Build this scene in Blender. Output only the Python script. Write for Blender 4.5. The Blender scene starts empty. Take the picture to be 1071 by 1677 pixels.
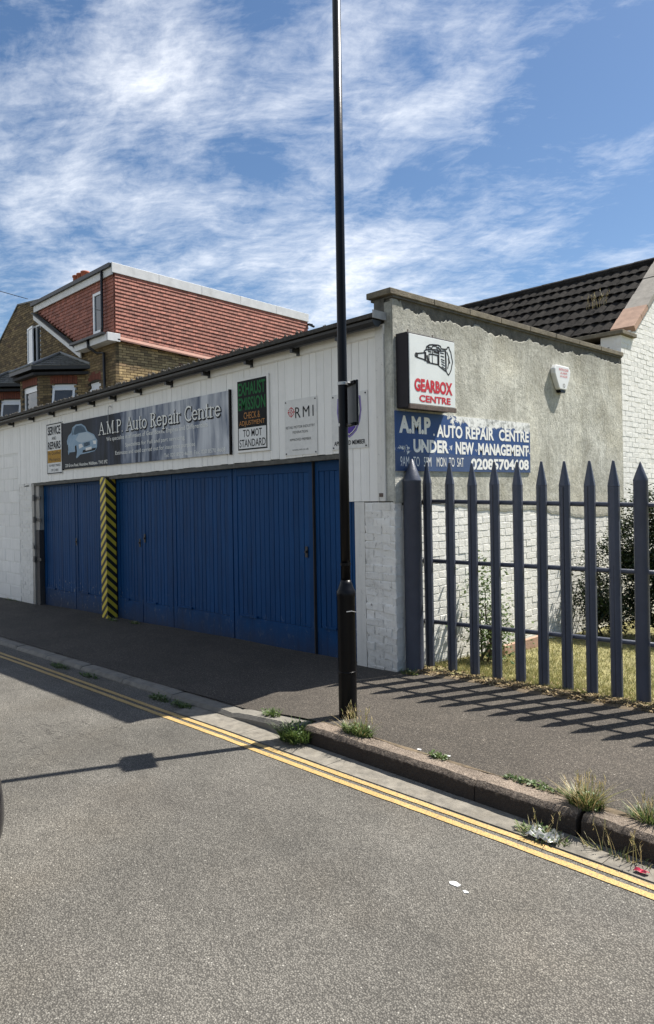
import bpy, math, random
from mathutils import Vector, Matrix
random.seed(7)
R = math.radians
scene = bpy.context.scene
col = scene.collection

# ------------------------------------------------------------------ camera
CAM = Vector((4.36, -5.13, 1.65))
AZ, ROLL = R(45.8), 0.017
fw = Vector((-math.sin(AZ), math.cos(AZ), 0)); rt = Vector((math.cos(AZ), math.sin(AZ), 0)); up = Vector((0, 0, 1))
cx = rt * math.cos(ROLL) - up * math.sin(ROLL)
cy = rt * math.sin(ROLL) + up * math.cos(ROLL)
cz = -fw
cam_d = bpy.data.cameras.new('camera'); cam = bpy.data.objects.new('camera', cam_d); col.objects.link(cam)
cam.matrix_world = Matrix(((cx.x, cy.x, cz.x, CAM.x), (cx.y, cy.y, cz.y, CAM.y), (cx.z, cy.z, cz.z, CAM.z), (0, 0, 0, 1)))
cam_d.sensor_width = 36; cam_d.lens = 36 * 1165 / 1677; cam_d.shift_y = -22.5 / 1677
cam_d.clip_start = 0.05; cam_d.clip_end = 2000
scene.camera = cam

# ------------------------------------------------------------------ sun, sky, exposure
SUN = Vector((0.25, 0.60, 1.0)).normalized()          # towards the sun
SUN_STRENGTH = 4.2
SKY_STRENGTH = 0.135
EXPOSURE = 1.25
sd = bpy.data.lights.new('sun', 'SUN'); sd.energy = SUN_STRENGTH; sd.angle = R(0.55); sd.color = (1.0, 0.955, 0.885)
so = bpy.data.objects.new('sun', sd); col.objects.link(so); so.location = (3, 8, 14)
so.rotation_euler = SUN.to_track_quat('Z', 'Y').to_euler()
scene.view_settings.view_transform = 'Standard'; scene.view_settings.look = 'None'
scene.view_settings.exposure = EXPOSURE; scene.view_settings.gamma = 1.0
scene.view_settings.use_curve_mapping = False

class NT:
    """small helper round a node tree"""
    def __init__(s, tree): s.t = tree; tree.nodes.clear()
    def n(s, ty, **kw):
        nd = s.t.nodes.new(ty)
        ins = kw.pop('ins', {})
        for k, v in kw.items(): setattr(nd, k, v)
        for k, v in ins.items(): s.set(nd, k, v)
        return nd
    def set(s, nd, k, v):
        sock = nd.inputs[k]
        if isinstance(v, bpy.types.NodeSocket): s.t.links.new(v, sock)
        elif isinstance(v, (tuple, list)) and len(v) == 3 and sock.type == 'RGBA': sock.default_value = (*v, 1)
        else: sock.default_value = v
    def math(s, op, a, b=None, c=None, clamp=False):
        nd = s.n('ShaderNodeMath', operation=op, use_clamp=clamp)
        s.set(nd, 0, a)
        if b is not None: s.set(nd, 1, b)
        if c is not None: s.set(nd, 2, c)
        return nd.outputs[0]
    def vmath(s, op, a, b=None):
        nd = s.n('ShaderNodeVectorMath', operation=op); s.set(nd, 0, a)
        if b is not None: s.set(nd, 1, b)
        return nd.outputs[0]
    def noise(s, vec, scale, detail=4, rough=0.55, dist=0.0, out='Fac'):
        nd = s.n('ShaderNodeTexNoise'); nd.noise_dimensions = '3D'
        s.set(nd, 'Vector', vec); s.set(nd, 'Scale', scale); s.set(nd, 'Detail', detail); s.set(nd, 'Roughness', rough); s.set(nd, 'Distortion', dist)
        return nd.outputs[out]
    def vor(s, vec, scale, feature='F1', out='Distance', rnd=1.0):
        nd = s.n('ShaderNodeTexVoronoi', feature=feature); s.set(nd, 'Vector', vec); s.set(nd, 'Scale', scale); s.set(nd, 'Randomness', rnd)
        return nd.outputs[out]
    def ramp(s, fac, stops, interp='LINEAR'):
        nd = s.n('ShaderNodeValToRGB'); cr = nd.color_ramp; cr.interpolation = interp
        while len(cr.elements) < len(stops): cr.elements.new(0.5)
        for e, (p, c) in zip(cr.elements, stops):
            e.position = p; e.color = (c, c, c, 1) if isinstance(c, (int, float)) else (*c, 1)
        s.set(nd, 0, fac); return nd.outputs[0]
    def mix(s, fac, a, b, blend='MIX'):
        nd = s.n('ShaderNodeMix', data_type='RGBA', blend_type=blend)
        s.set(nd, 0, fac); s.set(nd, 6, a); s.set(nd, 7, b); return nd.outputs[2]
    def pos(s): return s.n('ShaderNodeNewGeometry').outputs['Position']
    def xyz(s, v):
        nd = s.n('ShaderNodeSeparateXYZ'); s.set(nd, 0, v); return nd.outputs
    def comb(s, x, y, z):
        nd = s.n('ShaderNodeCombineXYZ'); s.set(nd, 0, x); s.set(nd, 1, y); s.set(nd, 2, z); return nd.outputs[0]
    def scale(s, v, x, y, z):
        nd = s.n('ShaderNodeMapping'); s.set(nd, 'Vector', v); nd.inputs['Scale'].default_value = (x, y, z); return nd.outputs[0]
    def bump(s, h, strength=0.5, dist=0.01, normal=None):
        nd = s.n('ShaderNodeBump'); s.set(nd, 'Height', h); s.set(nd, 'Strength', strength); s.set(nd, 'Distance', dist)
        if normal is not None: s.set(nd, 'Normal', normal)
        return nd.outputs[0]
    def rnd(s):   # a random number per object and per loose piece of a joined mesh
        a = s.n('ShaderNodeObjectInfo').outputs['Random']; b = s.n('ShaderNodeNewGeometry').outputs['Random Per Island']
        return s.math('FRACT', s.math('MULTIPLY_ADD', a, 7.31, b))

world = bpy.data.worlds.new('World'); scene.world = world; world.use_nodes = True
w = NT(world.node_tree)
sky = w.n('ShaderNodeTexSky', sky_type='NISHITA'); sky.sun_disc = False
sky.sun_elevation = math.asin(SUN.z); sky.sun_rotation = math.atan2(SUN.x, SUN.y)
sky.air_density = 1.0; sky.dust_density = 0.6; sky.ozone_density = 2.2; sky.altitude = 50
tc = w.n('ShaderNodeTexCoord').outputs['Generated']
dx, dy, dz = w.xyz(tc)
den = w.math('ADD', w.math('MAXIMUM', dz, 0.0), 0.16)
px = w.math('DIVIDE', dx, den); py = w.math('DIVIDE', dy, den)
pl = w.comb(px, py, 0.0)
rot = w.n('ShaderNodeMapping'); w.set(rot, 'Vector', pl); rot.inputs['Rotation'].default_value = (0, 0, R(-60)); rot.inputs['Scale'].default_value = (0.9, 1.35, 1); rot.inputs['Location'].default_value = (3.1, 1.7, 0)
pr = rot.outputs[0]
warp = w.vmath('ADD', pr, w.vmath('MULTIPLY', w.vmath('SUBTRACT', w.noise(pr, 1.6, 4, 0.55, out='Color'), (0.5, 0.5, 0.5)), (0.26, 0.26, 0)))
big = w.noise(warp, 0.85, 3, 0.5)
mid = w.noise(warp, 3.4, 10, 0.68, 0.0)
fine = w.noise(w.scale(warp, 0.8, 1.9, 1), 19.0, 6, 0.65, 0.0)
side = w.math('MULTIPLY_ADD', dx, -0.62, w.math('MULTIPLY', dy, -0.45))          # more cloud over the street's far end
cov = w.math('ADD', w.math('MULTIPLY', big, 0.80), w.math('ADD', w.math('MULTIPLY', mid, 0.98), w.math('ADD', w.math('MULTIPLY', fine, 0.30), w.math('MULTIPLY', side, 0.27))))
cfac = w.ramp(cov, [(0.80, 0.0), (0.93, 0.22), (1.0, 0.62)])
low = w.math('MULTIPLY', w.math('MULTIPLY', w.math('SUBTRACT', 0.42, dz), 1.1, clamp=True), w.math('ADD', w.math('MULTIPLY', side, 0.9), 0.25, clamp=True))
cfac_hi = w.math('MULTIPLY', w.math('SUBTRACT', w.math('ADD', cov, w.math('MULTIPLY', low, 0.60)), 0.955), 2.1, clamp=True)
cfac_s = w.math('POWER', cfac_hi, 1.25)
cfac_s = w.math('MULTIPLY', cfac_s, 0.95)
ccol = w.mix(w.noise(warp, 2.1, 4, 0.5), (3.1, 3.3, 3.6), (4.2, 4.25, 4.35))
hsv = w.n('ShaderNodeHueSaturation'); w.set(hsv, 'Saturation', 1.13); w.set(hsv, 'Value', 0.39); w.set(hsv, 'Color', sky.outputs[0])
skc = w.mix(cfac_s, hsv.outputs[0], ccol)
bg = w.n('ShaderNodeBackground'); w.set(bg, 'Color', skc); bg.inputs['Strength'].default_value = SKY_STRENGTH
wo = w.n('ShaderNodeOutputWorld'); w.t.links.new(bg.outputs[0], wo.inputs[0])

# ------------------------------------------------------------------ materials
def new_mat(name):
    m = bpy.data.materials.new(name); m.use_nodes = True
    t = NT(m.node_tree)
    b = t.n('ShaderNodeBsdfPrincipled'); o = t.n('ShaderNodeOutputMaterial')
    t.t.links.new(b.outputs[0], o.inputs[0])
    return m, t, b
def simple(name, c, rough=0.6, var=0.15, vscale=6, bump=0.0, bscale=60, metal=0.0, rnd=0.0, spec=0.5, dirt=None, dirtc=(0.08, 0.07, 0.06), dscale=3.0):
    m, t, b = new_mat(name); p = t.pos()
    nz = t.noise(p, vscale, 6, 0.6)
    lo = tuple(x * (1 - var) for x in c); hi = tuple(min(1, x * (1 + var)) for x in c)
    cc = t.mix(t.ramp(nz, [(0.3, 0.0), (0.7, 1.0)]), lo, hi)
    if rnd:
        r = t.rnd()
        cc = t.mix(1.0, cc, t.ramp(r, [(0, 1 - rnd), (1, 1 + rnd * 0.0)]), 'MULTIPLY')
    if dirt:
        d = t.ramp(t.noise(p, dscale, 8, 0.7, 0.3), [(0.52, 0.0), (0.75, 1.0)])
        cc = t.mix(t.math('MULTIPLY', d, dirt), cc, dirtc)
    t.set(b, 'Base Color', cc); t.set(b, 'Roughness', rough); t.set(b, 'Metallic', metal); t.set(b, 'Specular IOR Level', spec)
    if bump: t.set(b, 'Normal', t.bump(t.noise(p, bscale, 5, 0.65), bump, 0.01))
    return m

def asphalt(name, base, agg, light, scale, warm, crack=0.6, bdist=0.006):
    m, t, b = new_mat(name); p = t.pos()
    n1 = t.noise(p, scale * 0.55, 3, 0.7)
    v = t.vor(p, scale, 'F1', 'Distance'); vc = t.vor(p, scale, 'F1', 'Color')
    r, g_, bb = t.xyz(vc)
    stone = t.ramp(r, [(0.0, tuple(x * 0.62 for x in base)), (0.55, base), (0.86, agg), (0.985, agg), (1.0, light)])
    gap = t.ramp(v, [(0.34, 0.0), (0.62, 1.0)])
    c = t.mix(t.math('MULTIPLY', gap, 0.75), stone, tuple(x * 0.28 for x in base))
    lowf = t.noise(p, 0.55, 4, 0.6)
    c = t.mix(1.0, c, t.ramp(lowf, [(0.3, 0.70), (0.7, 1.24)]), 'MULTIPLY')
    midf = t.noise(t.scale(p, 0.6, 1.6, 1), 5.0, 5, 0.7)
    c = t.mix(1.0, c, t.ramp(midf, [(0.3, 0.86), (0.7, 1.1)]), 'MULTIPLY')
    c = t.mix(t.math('MULTIPLY', t.ramp(t.noise(p, 1.3, 3, 0.5), [(0.5, 0.0), (0.75, 1.0)]), 0.45), c, t.mix(1.0, c, warm, 'MULTIPLY'))
    # a few tar stains and cracks
    cr = t.vor(t.vmath('ADD', p, t.vmath('MULTIPLY', t.noise(p, 4.0, 5, 0.7, out='Color'), (0.35, 0.35, 0))), 4.2, 'DISTANCE_TO_EDGE', 'Distance')
    crm = t.math('MULTIPLY', t.ramp(cr, [(0.0, 1.0), (0.006, 0.0)]), t.ramp(t.n('ShaderNodeVectorMath', operation='DISTANCE', ins={0: p, 1: (-0.9, -2.75, -0.12)}).outputs['Value'], [(0.25, crack), (1.0, 0.0)]))
    c = t.mix(crm, c, (0.012, 0.011, 0.01))
    t.set(b, 'Base Color', c); t.set(b, 'Roughness', 0.88); t.set(b, 'Specular IOR Level', 0.35)
    h = t.math('ADD', t.math('MULTIPLY', t.math('SUBTRACT', 1.0, v), 1.0), t.math('MULTIPLY', n1, 0.8))
    h = t.math('SUBTRACT', h, t.math('MULTIPLY', crm, 1.5))
    t.set(b, 'Normal', t.bump(h, 0.85, bdist))
    return m
M = {}
M['road'] = asphalt('road asphalt', (0.165, 0.154, 0.133), (0.213, 0.20, 0.173), (0.42, 0.40, 0.35), 135, (1.0, 0.93, 0.84), 0.8)
M['pave'] = asphalt('pavement asphalt', (0.083, 0.071, 0.057), (0.130, 0.112, 0.090), (0.30, 0.27, 0.23), 130, (0.95, 0.95, 0.92), 0.5, 0.004)
M['slab'] = simple('channel concrete', (0.185, 0.168, 0.138), 0.9, 0.35, 14, 0.6, 90, rnd=0.12, dirt=0.75, dirtc=(0.10, 0.085, 0.06), dscale=7)
M['soil'] = simple('dry soil', (0.12, 0.09, 0.055), 0.95, 0.4, 14, 0.9, 40)
M['ground'] = simple('far ground', (0.11, 0.11, 0.07), 0.95, 0.3, 2, 0.4, 20)
M['lawn'] = simple('lawn soil', (0.22, 0.20, 0.085), 0.95, 0.45, 9, 0.9, 60)

def kerb_mat():
    m, t, b = new_mat('granite kerb'); p = t.pos()
    sp = t.vor(p, 220, 'F1', 'Color'); r = t.xyz(sp)[0]
    c = t.ramp(r, [(0, (0.10, 0.075, 0.055)), (0.5, (0.20, 0.155, 0.115)), (1, (0.33, 0.27, 0.21))])
    big = t.noise(p, 4, 6, 0.7)
    c = t.mix(1.0, c, t.ramp(big, [(0.3, 0.65), (0.7, 1.25)]), 'MULTIPLY')
    z = t.xyz(p)[2]
    grime = t.math('MULTIPLY', t.ramp(z, [(0.0, 0.0), (1.0, 1.0)]), 1.0)
    nb = t.noise(p, 38, 6, 0.7)
    shade_grime = t.ramp(t.math('ADD', nb, t.math('MULTIPLY', z, -9.0)), [(0.50, 0.0), (0.80, 0.93)])  # shade of the front face put into the colour, together with its grime
    c = t.mix(shade_grime, c, (0.022, 0.015, 0.011))
    t.set(b, 'Base Color', c); t.set(b, 'Roughness', 0.9)
    t.set(b, 'Normal', t.bump(t.math('ADD', nb, t.math('MULTIPLY', t.noise(p, 150, 3, 0.6), 0.4)), 0.8, 0.02))
    return m
M['kerb'] = kerb_mat()
def yellow_mat():
    m, t, b = new_mat('road line paint'); p = t.pos()
    wear = t.ramp(t.noise(p, 48, 7, 0.8), [(0.37, 1.0), (0.47, 0.0)])
    big = t.noise(p, 3, 4, 0.6)
    c = t.mix(t.ramp(big, [(0.3, 0.0), (0.7, 1.0)]), (0.40, 0.265, 0.085), (0.50, 0.34, 0.125))
    v = t.vor(p, 110, 'F1', 'Distance')
    c = t.mix(t.ramp(v, [(0.45, 0.0), (0.75, 0.55)]), c, (0.22, 0.16, 0.07))
    c = t.mix(t.math('MULTIPLY', wear, 0.8), c, (0.12, 0.11, 0.10))
    t.set(b, 'Base Color', c); t.set(b, 'Roughness', 0.75)
    t.set(b, 'Normal', t.bump(t.math('SUBTRACT', 1.0, v), 0.6, 0.004))
    return m
M['yellow'] = yellow_mat()

def white_paint(name, c, grime, rough=0.62, scale=5.0, bump=0.25, bscale=45, streak=0.22, rnd=0.12, flake=0.0, flt=0.60):
    m, t, b = new_mat(name); p = t.pos()
    lo = tuple(x * 0.86 for x in c)
    cc = t.mix(t.noise(p, scale, 7, 0.65), lo, c)
    st = t.noise(t.scale(p, 16, 16, 0.9), 1.0, 6, 0.7)
    cc = t.mix(t.math('MULTIPLY', t.ramp(st, [(0.48, 0.0), (0.75, 1.0)]), streak), cc, tuple(x * 0.42 for x in c))
    dn = t.noise(p, 2.2, 9, 0.75, 0.4)
    z = t.xyz(p)[2]
    low = t.ramp(t.math('ADD', z, t.math('MULTIPLY', dn, 0.6)), [(0.08, 1.0), (0.75, 0.0)])
    d = t.math('MAXIMUM', t.ramp(dn, [(0.56, 0.0), (0.78, 1.0)]), t.math('MULTIPLY', low, 0.75))
    cc = t.mix(t.math('MULTIPLY', d, grime), cc, (0.13, 0.115, 0.09))
    if rnd: cc = t.mix(1.0, cc, t.ramp(t.rnd(), [(0, 1 - rnd), (1, 1.0)]), 'MULTIPLY')
    if flake:
        fl = t.ramp(t.noise(t.scale(p, 1, 1, 0.35), 34, 8, 0.8, 0.5), [(flt, 0.0), (flt + .04, 1.0)])
        cc = t.mix(t.math('MULTIPLY', fl, flake), cc, (0.075, 0.06, 0.048))
    t.set(b, 'Base Color', cc); t.set(b, 'Roughness', rough)
    t.set(b, 'Normal', t.bump(t.noise(p, bscale, 7, 0.7), bump, 0.01))
    return m
M['board'] = white_paint('painted fascia board', (0.92, 0.89, 0.82), 0.12, streak=0.14, rnd=0.06)
M['wbrick'] = white_paint('white painted brick', (0.84, 0.81, 0.74), 0.35, scale=9, bump=0.9, bscale=30, rnd=0.12, flake=0.22)
M['wpier'] = white_paint('worn white pier brick', (0.86, 0.83, 0.76), 0.6, scale=8, bump=1.0, bscale=22, rnd=0.12, flake=0.75, flt=0.59)
M['wbrick_back'] = white_paint('white painted mortar', (0.80, 0.775, 0.70), 0.3, bump=0.9, bscale=30, rnd=0)
M['sbrick'] = white_paint('white painted side brick', (0.85, 0.835, 0.775), 0.2, scale=9, bump=0.6, bscale=26, rnd=0.05, flake=0.10)
M['block'] = white_paint('white painted block', (0.90, 0.87, 0.80), 0.25, scale=7, bump=0.3, bscale=40, rnd=0.10)
M['flake'] = white_paint('flaking white paint', (0.80, 0.77, 0.70), 0.3, streak=0.3, flake=0.6)
M['rotten'] = white_paint('blackened timber', (0.045, 0.04, 0.038), 0.3, streak=0.5, flake=0.0, bump=1.0)
M['oldwood'] = white_paint('badly peeled timber', (0.42, 0.39, 0.34), 0.8, streak=0.9, flake=1.0, bump=0.9)

def render_mat():
    m, t, b = new_mat('weathered cement render'); p = t.pos()
    n = t.noise(p, 1.9, 9, 0.72, 0.5)
    c = t.ramp(n, [(0.30, (0.28, 0.27, 0.215)), (0.5, (0.46, 0.45, 0.385)), (0.66, (0.63, 0.62, 0.54))])
    spk = t.noise(p, 26, 7, 0.8)
    c = t.mix(1.0, c, t.ramp(spk, [(0.3, 0.62), (0.5, 1.0), (0.72, 1.22)]), 'MULTIPLY')
    st = t.noise(t.scale(p, 9, 9, 0.7), 1.0, 7, 0.7)
    c = t.mix(t.math('MULTIPLY', t.ramp(st, [(0.5, 0.0), (0.72, 1.0)]), 0.36), c, (0.15, 0.148, 0.125))
    z = t.xyz(p)[2]
    top = t.ramp(t.math('ADD', t.math('SUBTRACT', z, 3.0), t.math('MULTIPLY', t.noise(p, 3, 6, 0.7), 0.55)), [(0.35, 0.0), (0.8, 0.55)])
    c = t.mix(top, c, (0.15, 0.145, 0.115))
    warm = t.ramp(t.noise(p, 0.9, 5, 0.6), [(0.5, 0.0), (0.7, 0.4)])
    c = t.mix(warm, c, t.mix(1.0, c, (1.05, 0.97, 0.80), 'MULTIPLY'))
    t.set(b, 'Base Color', c); t.set(b, 'Roughness', 0.92)
    h = t.math('ADD', t.noise(p, 11, 8, 0.75), t.math('MULTIPLY', t.noise(p, 60, 5, 0.7), 0.35))
    t.set(b, 'Normal', t.bump(h, 0.55, 0.03))
    return m
M['render'] = render_mat()
M['darkrender'] = simple('bare dark render', (0.105, 0.10, 0.085), 0.95, 0.35, 12, 0.8, 40)
M['coping'] = simple('coping stone', (0.17, 0.145, 0.10), 0.9, 0.35, 12, 0.7, 60, rnd=0.25)
M['coping_grey'] = simple('grey coping stone', (0.30, 0.275, 0.235), 0.9, 0.2, 9, 0.5, 60, rnd=0.2)
M['sandstone'] = simple('orange sandstone', (0.42, 0.27, 0.19), 0.9, 0.2, 9, 0.4, 60, rnd=0.2)

def door_mat():
    m, t, b = new_mat('blue door paint'); p = t.pos()
    c = t.mix(t.noise(p, 2.5, 6, 0.6), (0.0015, 0.038, 0.122), (0.002, 0.054, 0.162))
    st = t.noise(t.scale(p, 14, 14, 1.2), 1.0, 6, 0.7)
    c = t.mix(t.math('MULTIPLY', t.ramp(st, [(0.5, 0.0), (0.75, 1.0)]), 0.5), c, (0.002, 0.015, 0.045))
    z = t.xyz(p)[2]
    nn = t.noise(t.scale(p, 1, 1, 0.6), 16, 9, 0.8, 0.6)
    ch = t.math('MULTIPLY', t.ramp(nn, [(0.565, 0.0), (0.61, 1.0)]), t.math('MULTIPLY', t.ramp(z, [(0.25, 1.0), (0.42, 0.0)]), t.ramp(t.math('MULTIPLY', t.xyz(p)[0], -0.1), [(0.50, 0.22), (0.60, 1.0)])))
    c = t.mix(ch, c, (0.22, 0.23, 0.22))
    c = t.mix(1.0, c, t.ramp(t.rnd(), [(0, 0.84), (1, 1.06)]), 'MULTIPLY')
    ch2 = t.ramp(t.noise(t.scale(p, 1, 1, 0.35), 22, 8, 0.8, 0.5), [(0.705, 0.0), (0.72, 1.0)])
    c = t.mix(ch2, c, (0.12, 0.14, 0.16))
    grime = t.ramp(t.math('ADD', z, t.math('MULTIPLY', t.noise(p, 5, 6, 0.7), 0.4)), [(0.0, 0.75), (0.42, 0.0)])
    c = t.mix(grime, c, (0.035, 0.033, 0.032))
    t.set(b, 'Base Color', c); t.set(b, 'Roughness', 0.55); t.set(b, 'Specular IOR Level', 0.15)
    t.set(b, 'Normal', t.bump(t.noise(t.scale(p, 1, 1, 0.3), 40, 5, 0.6), 0.25, 0.01))
    return m
M['door'] = door_mat()
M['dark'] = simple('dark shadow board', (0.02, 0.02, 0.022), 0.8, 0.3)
M['black'] = simple('black gloss paint', (0.004, 0.004, 0.005), 0.33, 0.2, 12, 0.10, 30, spec=0.18)
M['gutter'] = simple('black gutter', (0.012, 0.012, 0.013), 0.45, 0.3, 20, 0.2, 50)
M['roofsheet'] = simple('mossy roof sheet', (0.055, 0.05, 0.042), 0.9, 0.5, 22, 0.9, 50)
M['leadgrey'] = simple('grey lead flashing', (0.33, 0.33, 0.32), 0.7, 0.2, 14, 0.3, 60)
M['fence'] = simple('slate blue fence paint', (0.054, 0.062, 0.088), 0.45, 0.12, 7, 0.25, 35, rnd=0.1, dirt=0.25, dirtc=(0.03, 0.03, 0.035))
M['steel'] = simple('galvanised band', (0.35, 0.35, 0.34), 0.4, 0.2, 30, metal=0.7)
M['signback'] = simple('grey sign back', (0.09, 0.095, 0.095), 0.5, 0.15, 10)
M['white'] = simple('white plastic', (0.72, 0.72, 0.70), 0.35, 0.06, 5, dirt=0.25, dirtc=(0.3, 0.29, 0.26))
M['upvc'] = simple('white window plastic', (0.75, 0.76, 0.77), 0.3, 0.04, 5)
M['wood_white'] = simple('white bargeboard', (0.62, 0.62, 0.61), 0.5, 0.1, 5, dirt=0.3, dirtc=(0.3, 0.3, 0.27))
M['slate'] = simple('grey slate', (0.15, 0.148, 0.13), 0.7, 0.35, 12, 0.6, 30, rnd=0.45)
M['lead'] = simple('pale lead hip', (0.26, 0.26, 0.25), 0.6, 0.2, 14)
M['rooftile'] = simple('dark concrete roof tile', (0.028, 0.0255, 0.023), 0.97, 0.5, 25, 1.0, 45, rnd=0.45, spec=0.08, dirt=0.45, dirtc=(0.055, 0.052, 0.043), dscale=14)
M['redtile'] = simple('red hanging tile', (0.38, 0.14, 0.095), 0.75, 0.15, 9, 0.3, 40, rnd=0.42)
M['redflash'] = simple('pinkish tile verge', (0.26, 0.135, 0.10), 0.8, 0.12, 9, 0.4, 40)
M['terracotta'] = simple('terracotta', (0.33, 0.10, 0.05), 0.8, 0.2, 9)
def stock_brick(g=1.0, nm='yellow stock brick'):
    m, t, b = new_mat(nm); p = t.pos()
    c = t.ramp(t.rnd(), [(0, (0.13, 0.092, 0.05)), (0.3, (0.19, 0.135, 0.066)), (0.65, (0.25, 0.178, 0.085)), (0.92, (0.34, 0.245, 0.12)), (1, (0.12, 0.07, 0.045))])
    c = t.mix(1.0, c, (g, g, g), 'MULTIPLY')
    c = t.mix(1.0, c, t.ramp(t.noise(p, 30, 5, 0.7), [(0.3, 0.7), (0.7, 1.2)]), 'MULTIPLY')
    c = t.mix(1.0, c, t.ramp(t.noise(p, 0.8, 5, 0.6), [(0.3, 0.72), (0.7, 1.15)]), 'MULTIPLY')
    t.set(b, 'Base Color', c); t.set(b, 'Roughness', 0.92); t.set(b, 'Normal', t.bump(t.noise(p, 60, 5, 0.7), 0.6, 0.01))
    return m
M['stock'] = stock_brick(0.8)
M['stock_sunlit'] = stock_brick(1.75, 'sunlit yellow brick')  # sunlit side's brightness put into the brick colour, with some newer yellow brick
M['redbrick'] = simple('red arch brick', (0.20, 0.062, 0.038), 0.9, 0.2, 20, 0.5, 60, rnd=0.35)
M['mortar'] = simple('sooty mortar', (0.05, 0.042, 0.03), 0.95, 0.2, 9)
def glass_mat(name, c, rough=0.04):
    m, t, b = new_mat(name); t.set(b, 'Base Color', c); t.set(b, 'Roughness', rough); t.set(b, 'Specular IOR Level', 0.8)
    t.set(b, 'Normal', t.bump(t.noise(t.pos(), 1.2, 2, 0.5), 0.05, 0.1)); return m
M['glass'] = glass_mat('window glass', (0.022, 0.028, 0.033))
M['curtain'] = glass_mat('glass before a pale curtain', (0.42, 0.44, 0.45), 0.15)

def hazard():
    m, t, b = new_mat('hazard tape'); o = t.n('ShaderNodeTexCoord').outputs['Object']; x, y, z = t.xyz(o)
    u = t.math('ADD', t.math('ABSOLUTE', x), t.math('ABSOLUTE', y))
    f = t.math('FRACT', t.math('DIVIDE', t.math('MULTIPLY_ADD', u, 0.95, z), 0.137))
    k = t.ramp(f, [(0.0, 1.0), (0.49, 1.0), (0.51, 0.0), (1.0, 0.0)])
    p = t.pos(); c = t.mix(k, (0.013, 0.012, 0.011), (0.62, 0.47, 0.04))
    c = t.mix(t.ramp(t.noise(p, 24, 7, 0.75), [(0.60, 0.0), (0.68, 0.75)]), c, (0.06, 0.055, 0.04))
    t.set(b, 'Base Color', c); t.set(b, 'Roughness', 0.5); return m
M['hazard'] = hazard()

def banner_mat():
    m, t, b = new_mat('printed banner'); p = t.pos(); x, y, z = t.xyz(p)
    q = t.n('ShaderNodeMapping'); t.set(q, 'Vector', p); q.inputs['Rotation'].default_value = (0, R(-52), 0); q.inputs['Scale'].default_value = (2.6, 1, 0.42)
    s1 = t.noise(q.outputs[0], 1.15, 5, 0.55, 0.9)
    s2 = t.noise(q.outputs[0], 3.2, 4, 0.55, 0.6)
    g = t.math('MULTIPLY_ADD', x, 0.28, 1.78)          # dark at the left, silver towards the right
    g = t.math('MAXIMUM', t.math('MINIMUM', g, 0.78), -0.15)
    f = t.math('ADD', g, t.math('ADD', t.math('MULTIPLY', t.math('SUBTRACT', s1, 0.5), 2.3), t.math('MULTIPLY', t.math('SUBTRACT', s2, 0.5), 0.9)))
    edge = t.ramp(t.math('MULTIPLY_ADD', x, 0.5, 3.15), [(0.0, 0.0), (0.5, 1.0)])
    c = t.ramp(t.math('MULTIPLY', f, edge), [(0.0, (0.006, 0.009, 0.014)), (0.25, (0.03, 0.042, 0.07)), (0.45, (0.13, 0.155, 0.205)), (0.72, (0.36, 0.375, 0.40)), (1.0, (0.55, 0.56, 0.57))])
    t.set(b, 'Base Color', c); t.set(b, 'Roughness', 0.5); t.set(b, 'Specular IOR Level', 0.12); return m
M['banner'] = banner_mat()
def amp_mat():
    m, t, b = new_mat('flaking blue sign paint'); p = t.pos(); x, y, z = t.xyz(p)
    c = t.mix(t.noise(p, 3, 6, 0.7), (0.009, 0.042, 0.150), (0.014, 0.068, 0.225))
    low = t.ramp(t.math('ADD', z, t.math('MULTIPLY', t.noise(p, 4, 5, 0.7), 0.12)), [(2.08, 0), (2.16, 1)])
    fade = t.math('MULTIPLY', t.math('LESS_THAN', t.math('ADD', z, t.math('MULTIPLY', t.noise(p, 5, 6, 0.7), 0.14)), 2.15), 0.35)
    c = t.mix(fade, c, (0.085, 0.10, 0.12))
    nn = t.noise(p, 9, 9, 0.75, 0.5)
    topz = t.math('SUBTRACT', z, t.math('MULTIPLY_ADD', y, 0.012, 2.30))
    ty = t.math('MINIMUM', t.math('MULTIPLY', t.math('SUBTRACT', y, 0.62), 1.5, clamp=True), 1.0)
    a = t.math('MULTIPLY', t.math('MULTIPLY', topz, 3.6, clamp=True), ty)
    mid = t.math('SUBTRACT', 0.20, t.math('MULTIPLY', t.math('ABSOLUTE', t.math('SUBTRACT', z, t.math('MULTIPLY_ADD', y, 0.02, 2.115))), 2.2))
    f = t.math('ADD', nn, t.math('MAXIMUM', a, t.math('MAXIMUM', mid, 0.0)))
    k = t.ramp(f, [(0.715, 0.0), (0.735, 1.0)])
    c = t.mix(k, c, t.mix(t.ramp(t.noise(p, 14, 5, 0.7), [(0.35, 0.0), (0.55, 1.0)]), (0.22, 0.225, 0.21), (0.80, 0.80, 0.76)))
    t.set(b, 'Base Color', c); t.set(b, 'Roughness', 0.6); t.set(b, 'Normal', t.bump(t.math('ADD', t.noise(p, 18, 7, 0.7), t.math('MULTIPLY', k, 0.3)), 0.35, 0.01)); return m
M['ampsign'] = amp_mat()
def amp_letter():
    m, t, b = new_mat('worn white lettering'); p = t.pos()
    nn = t.noise(p, 15, 9, 0.8, 0.4)
    c = t.mix(t.ramp(nn, [(0.64, 0.0), (0.69, 0.8)]), (0.78, 0.78, 0.74), (0.13, 0.16, 0.20))
    t.set(b, 'Base Color', c); t.set(b, 'Roughness', 0.7); return m
M['ampletter'] = amp_letter()
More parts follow.
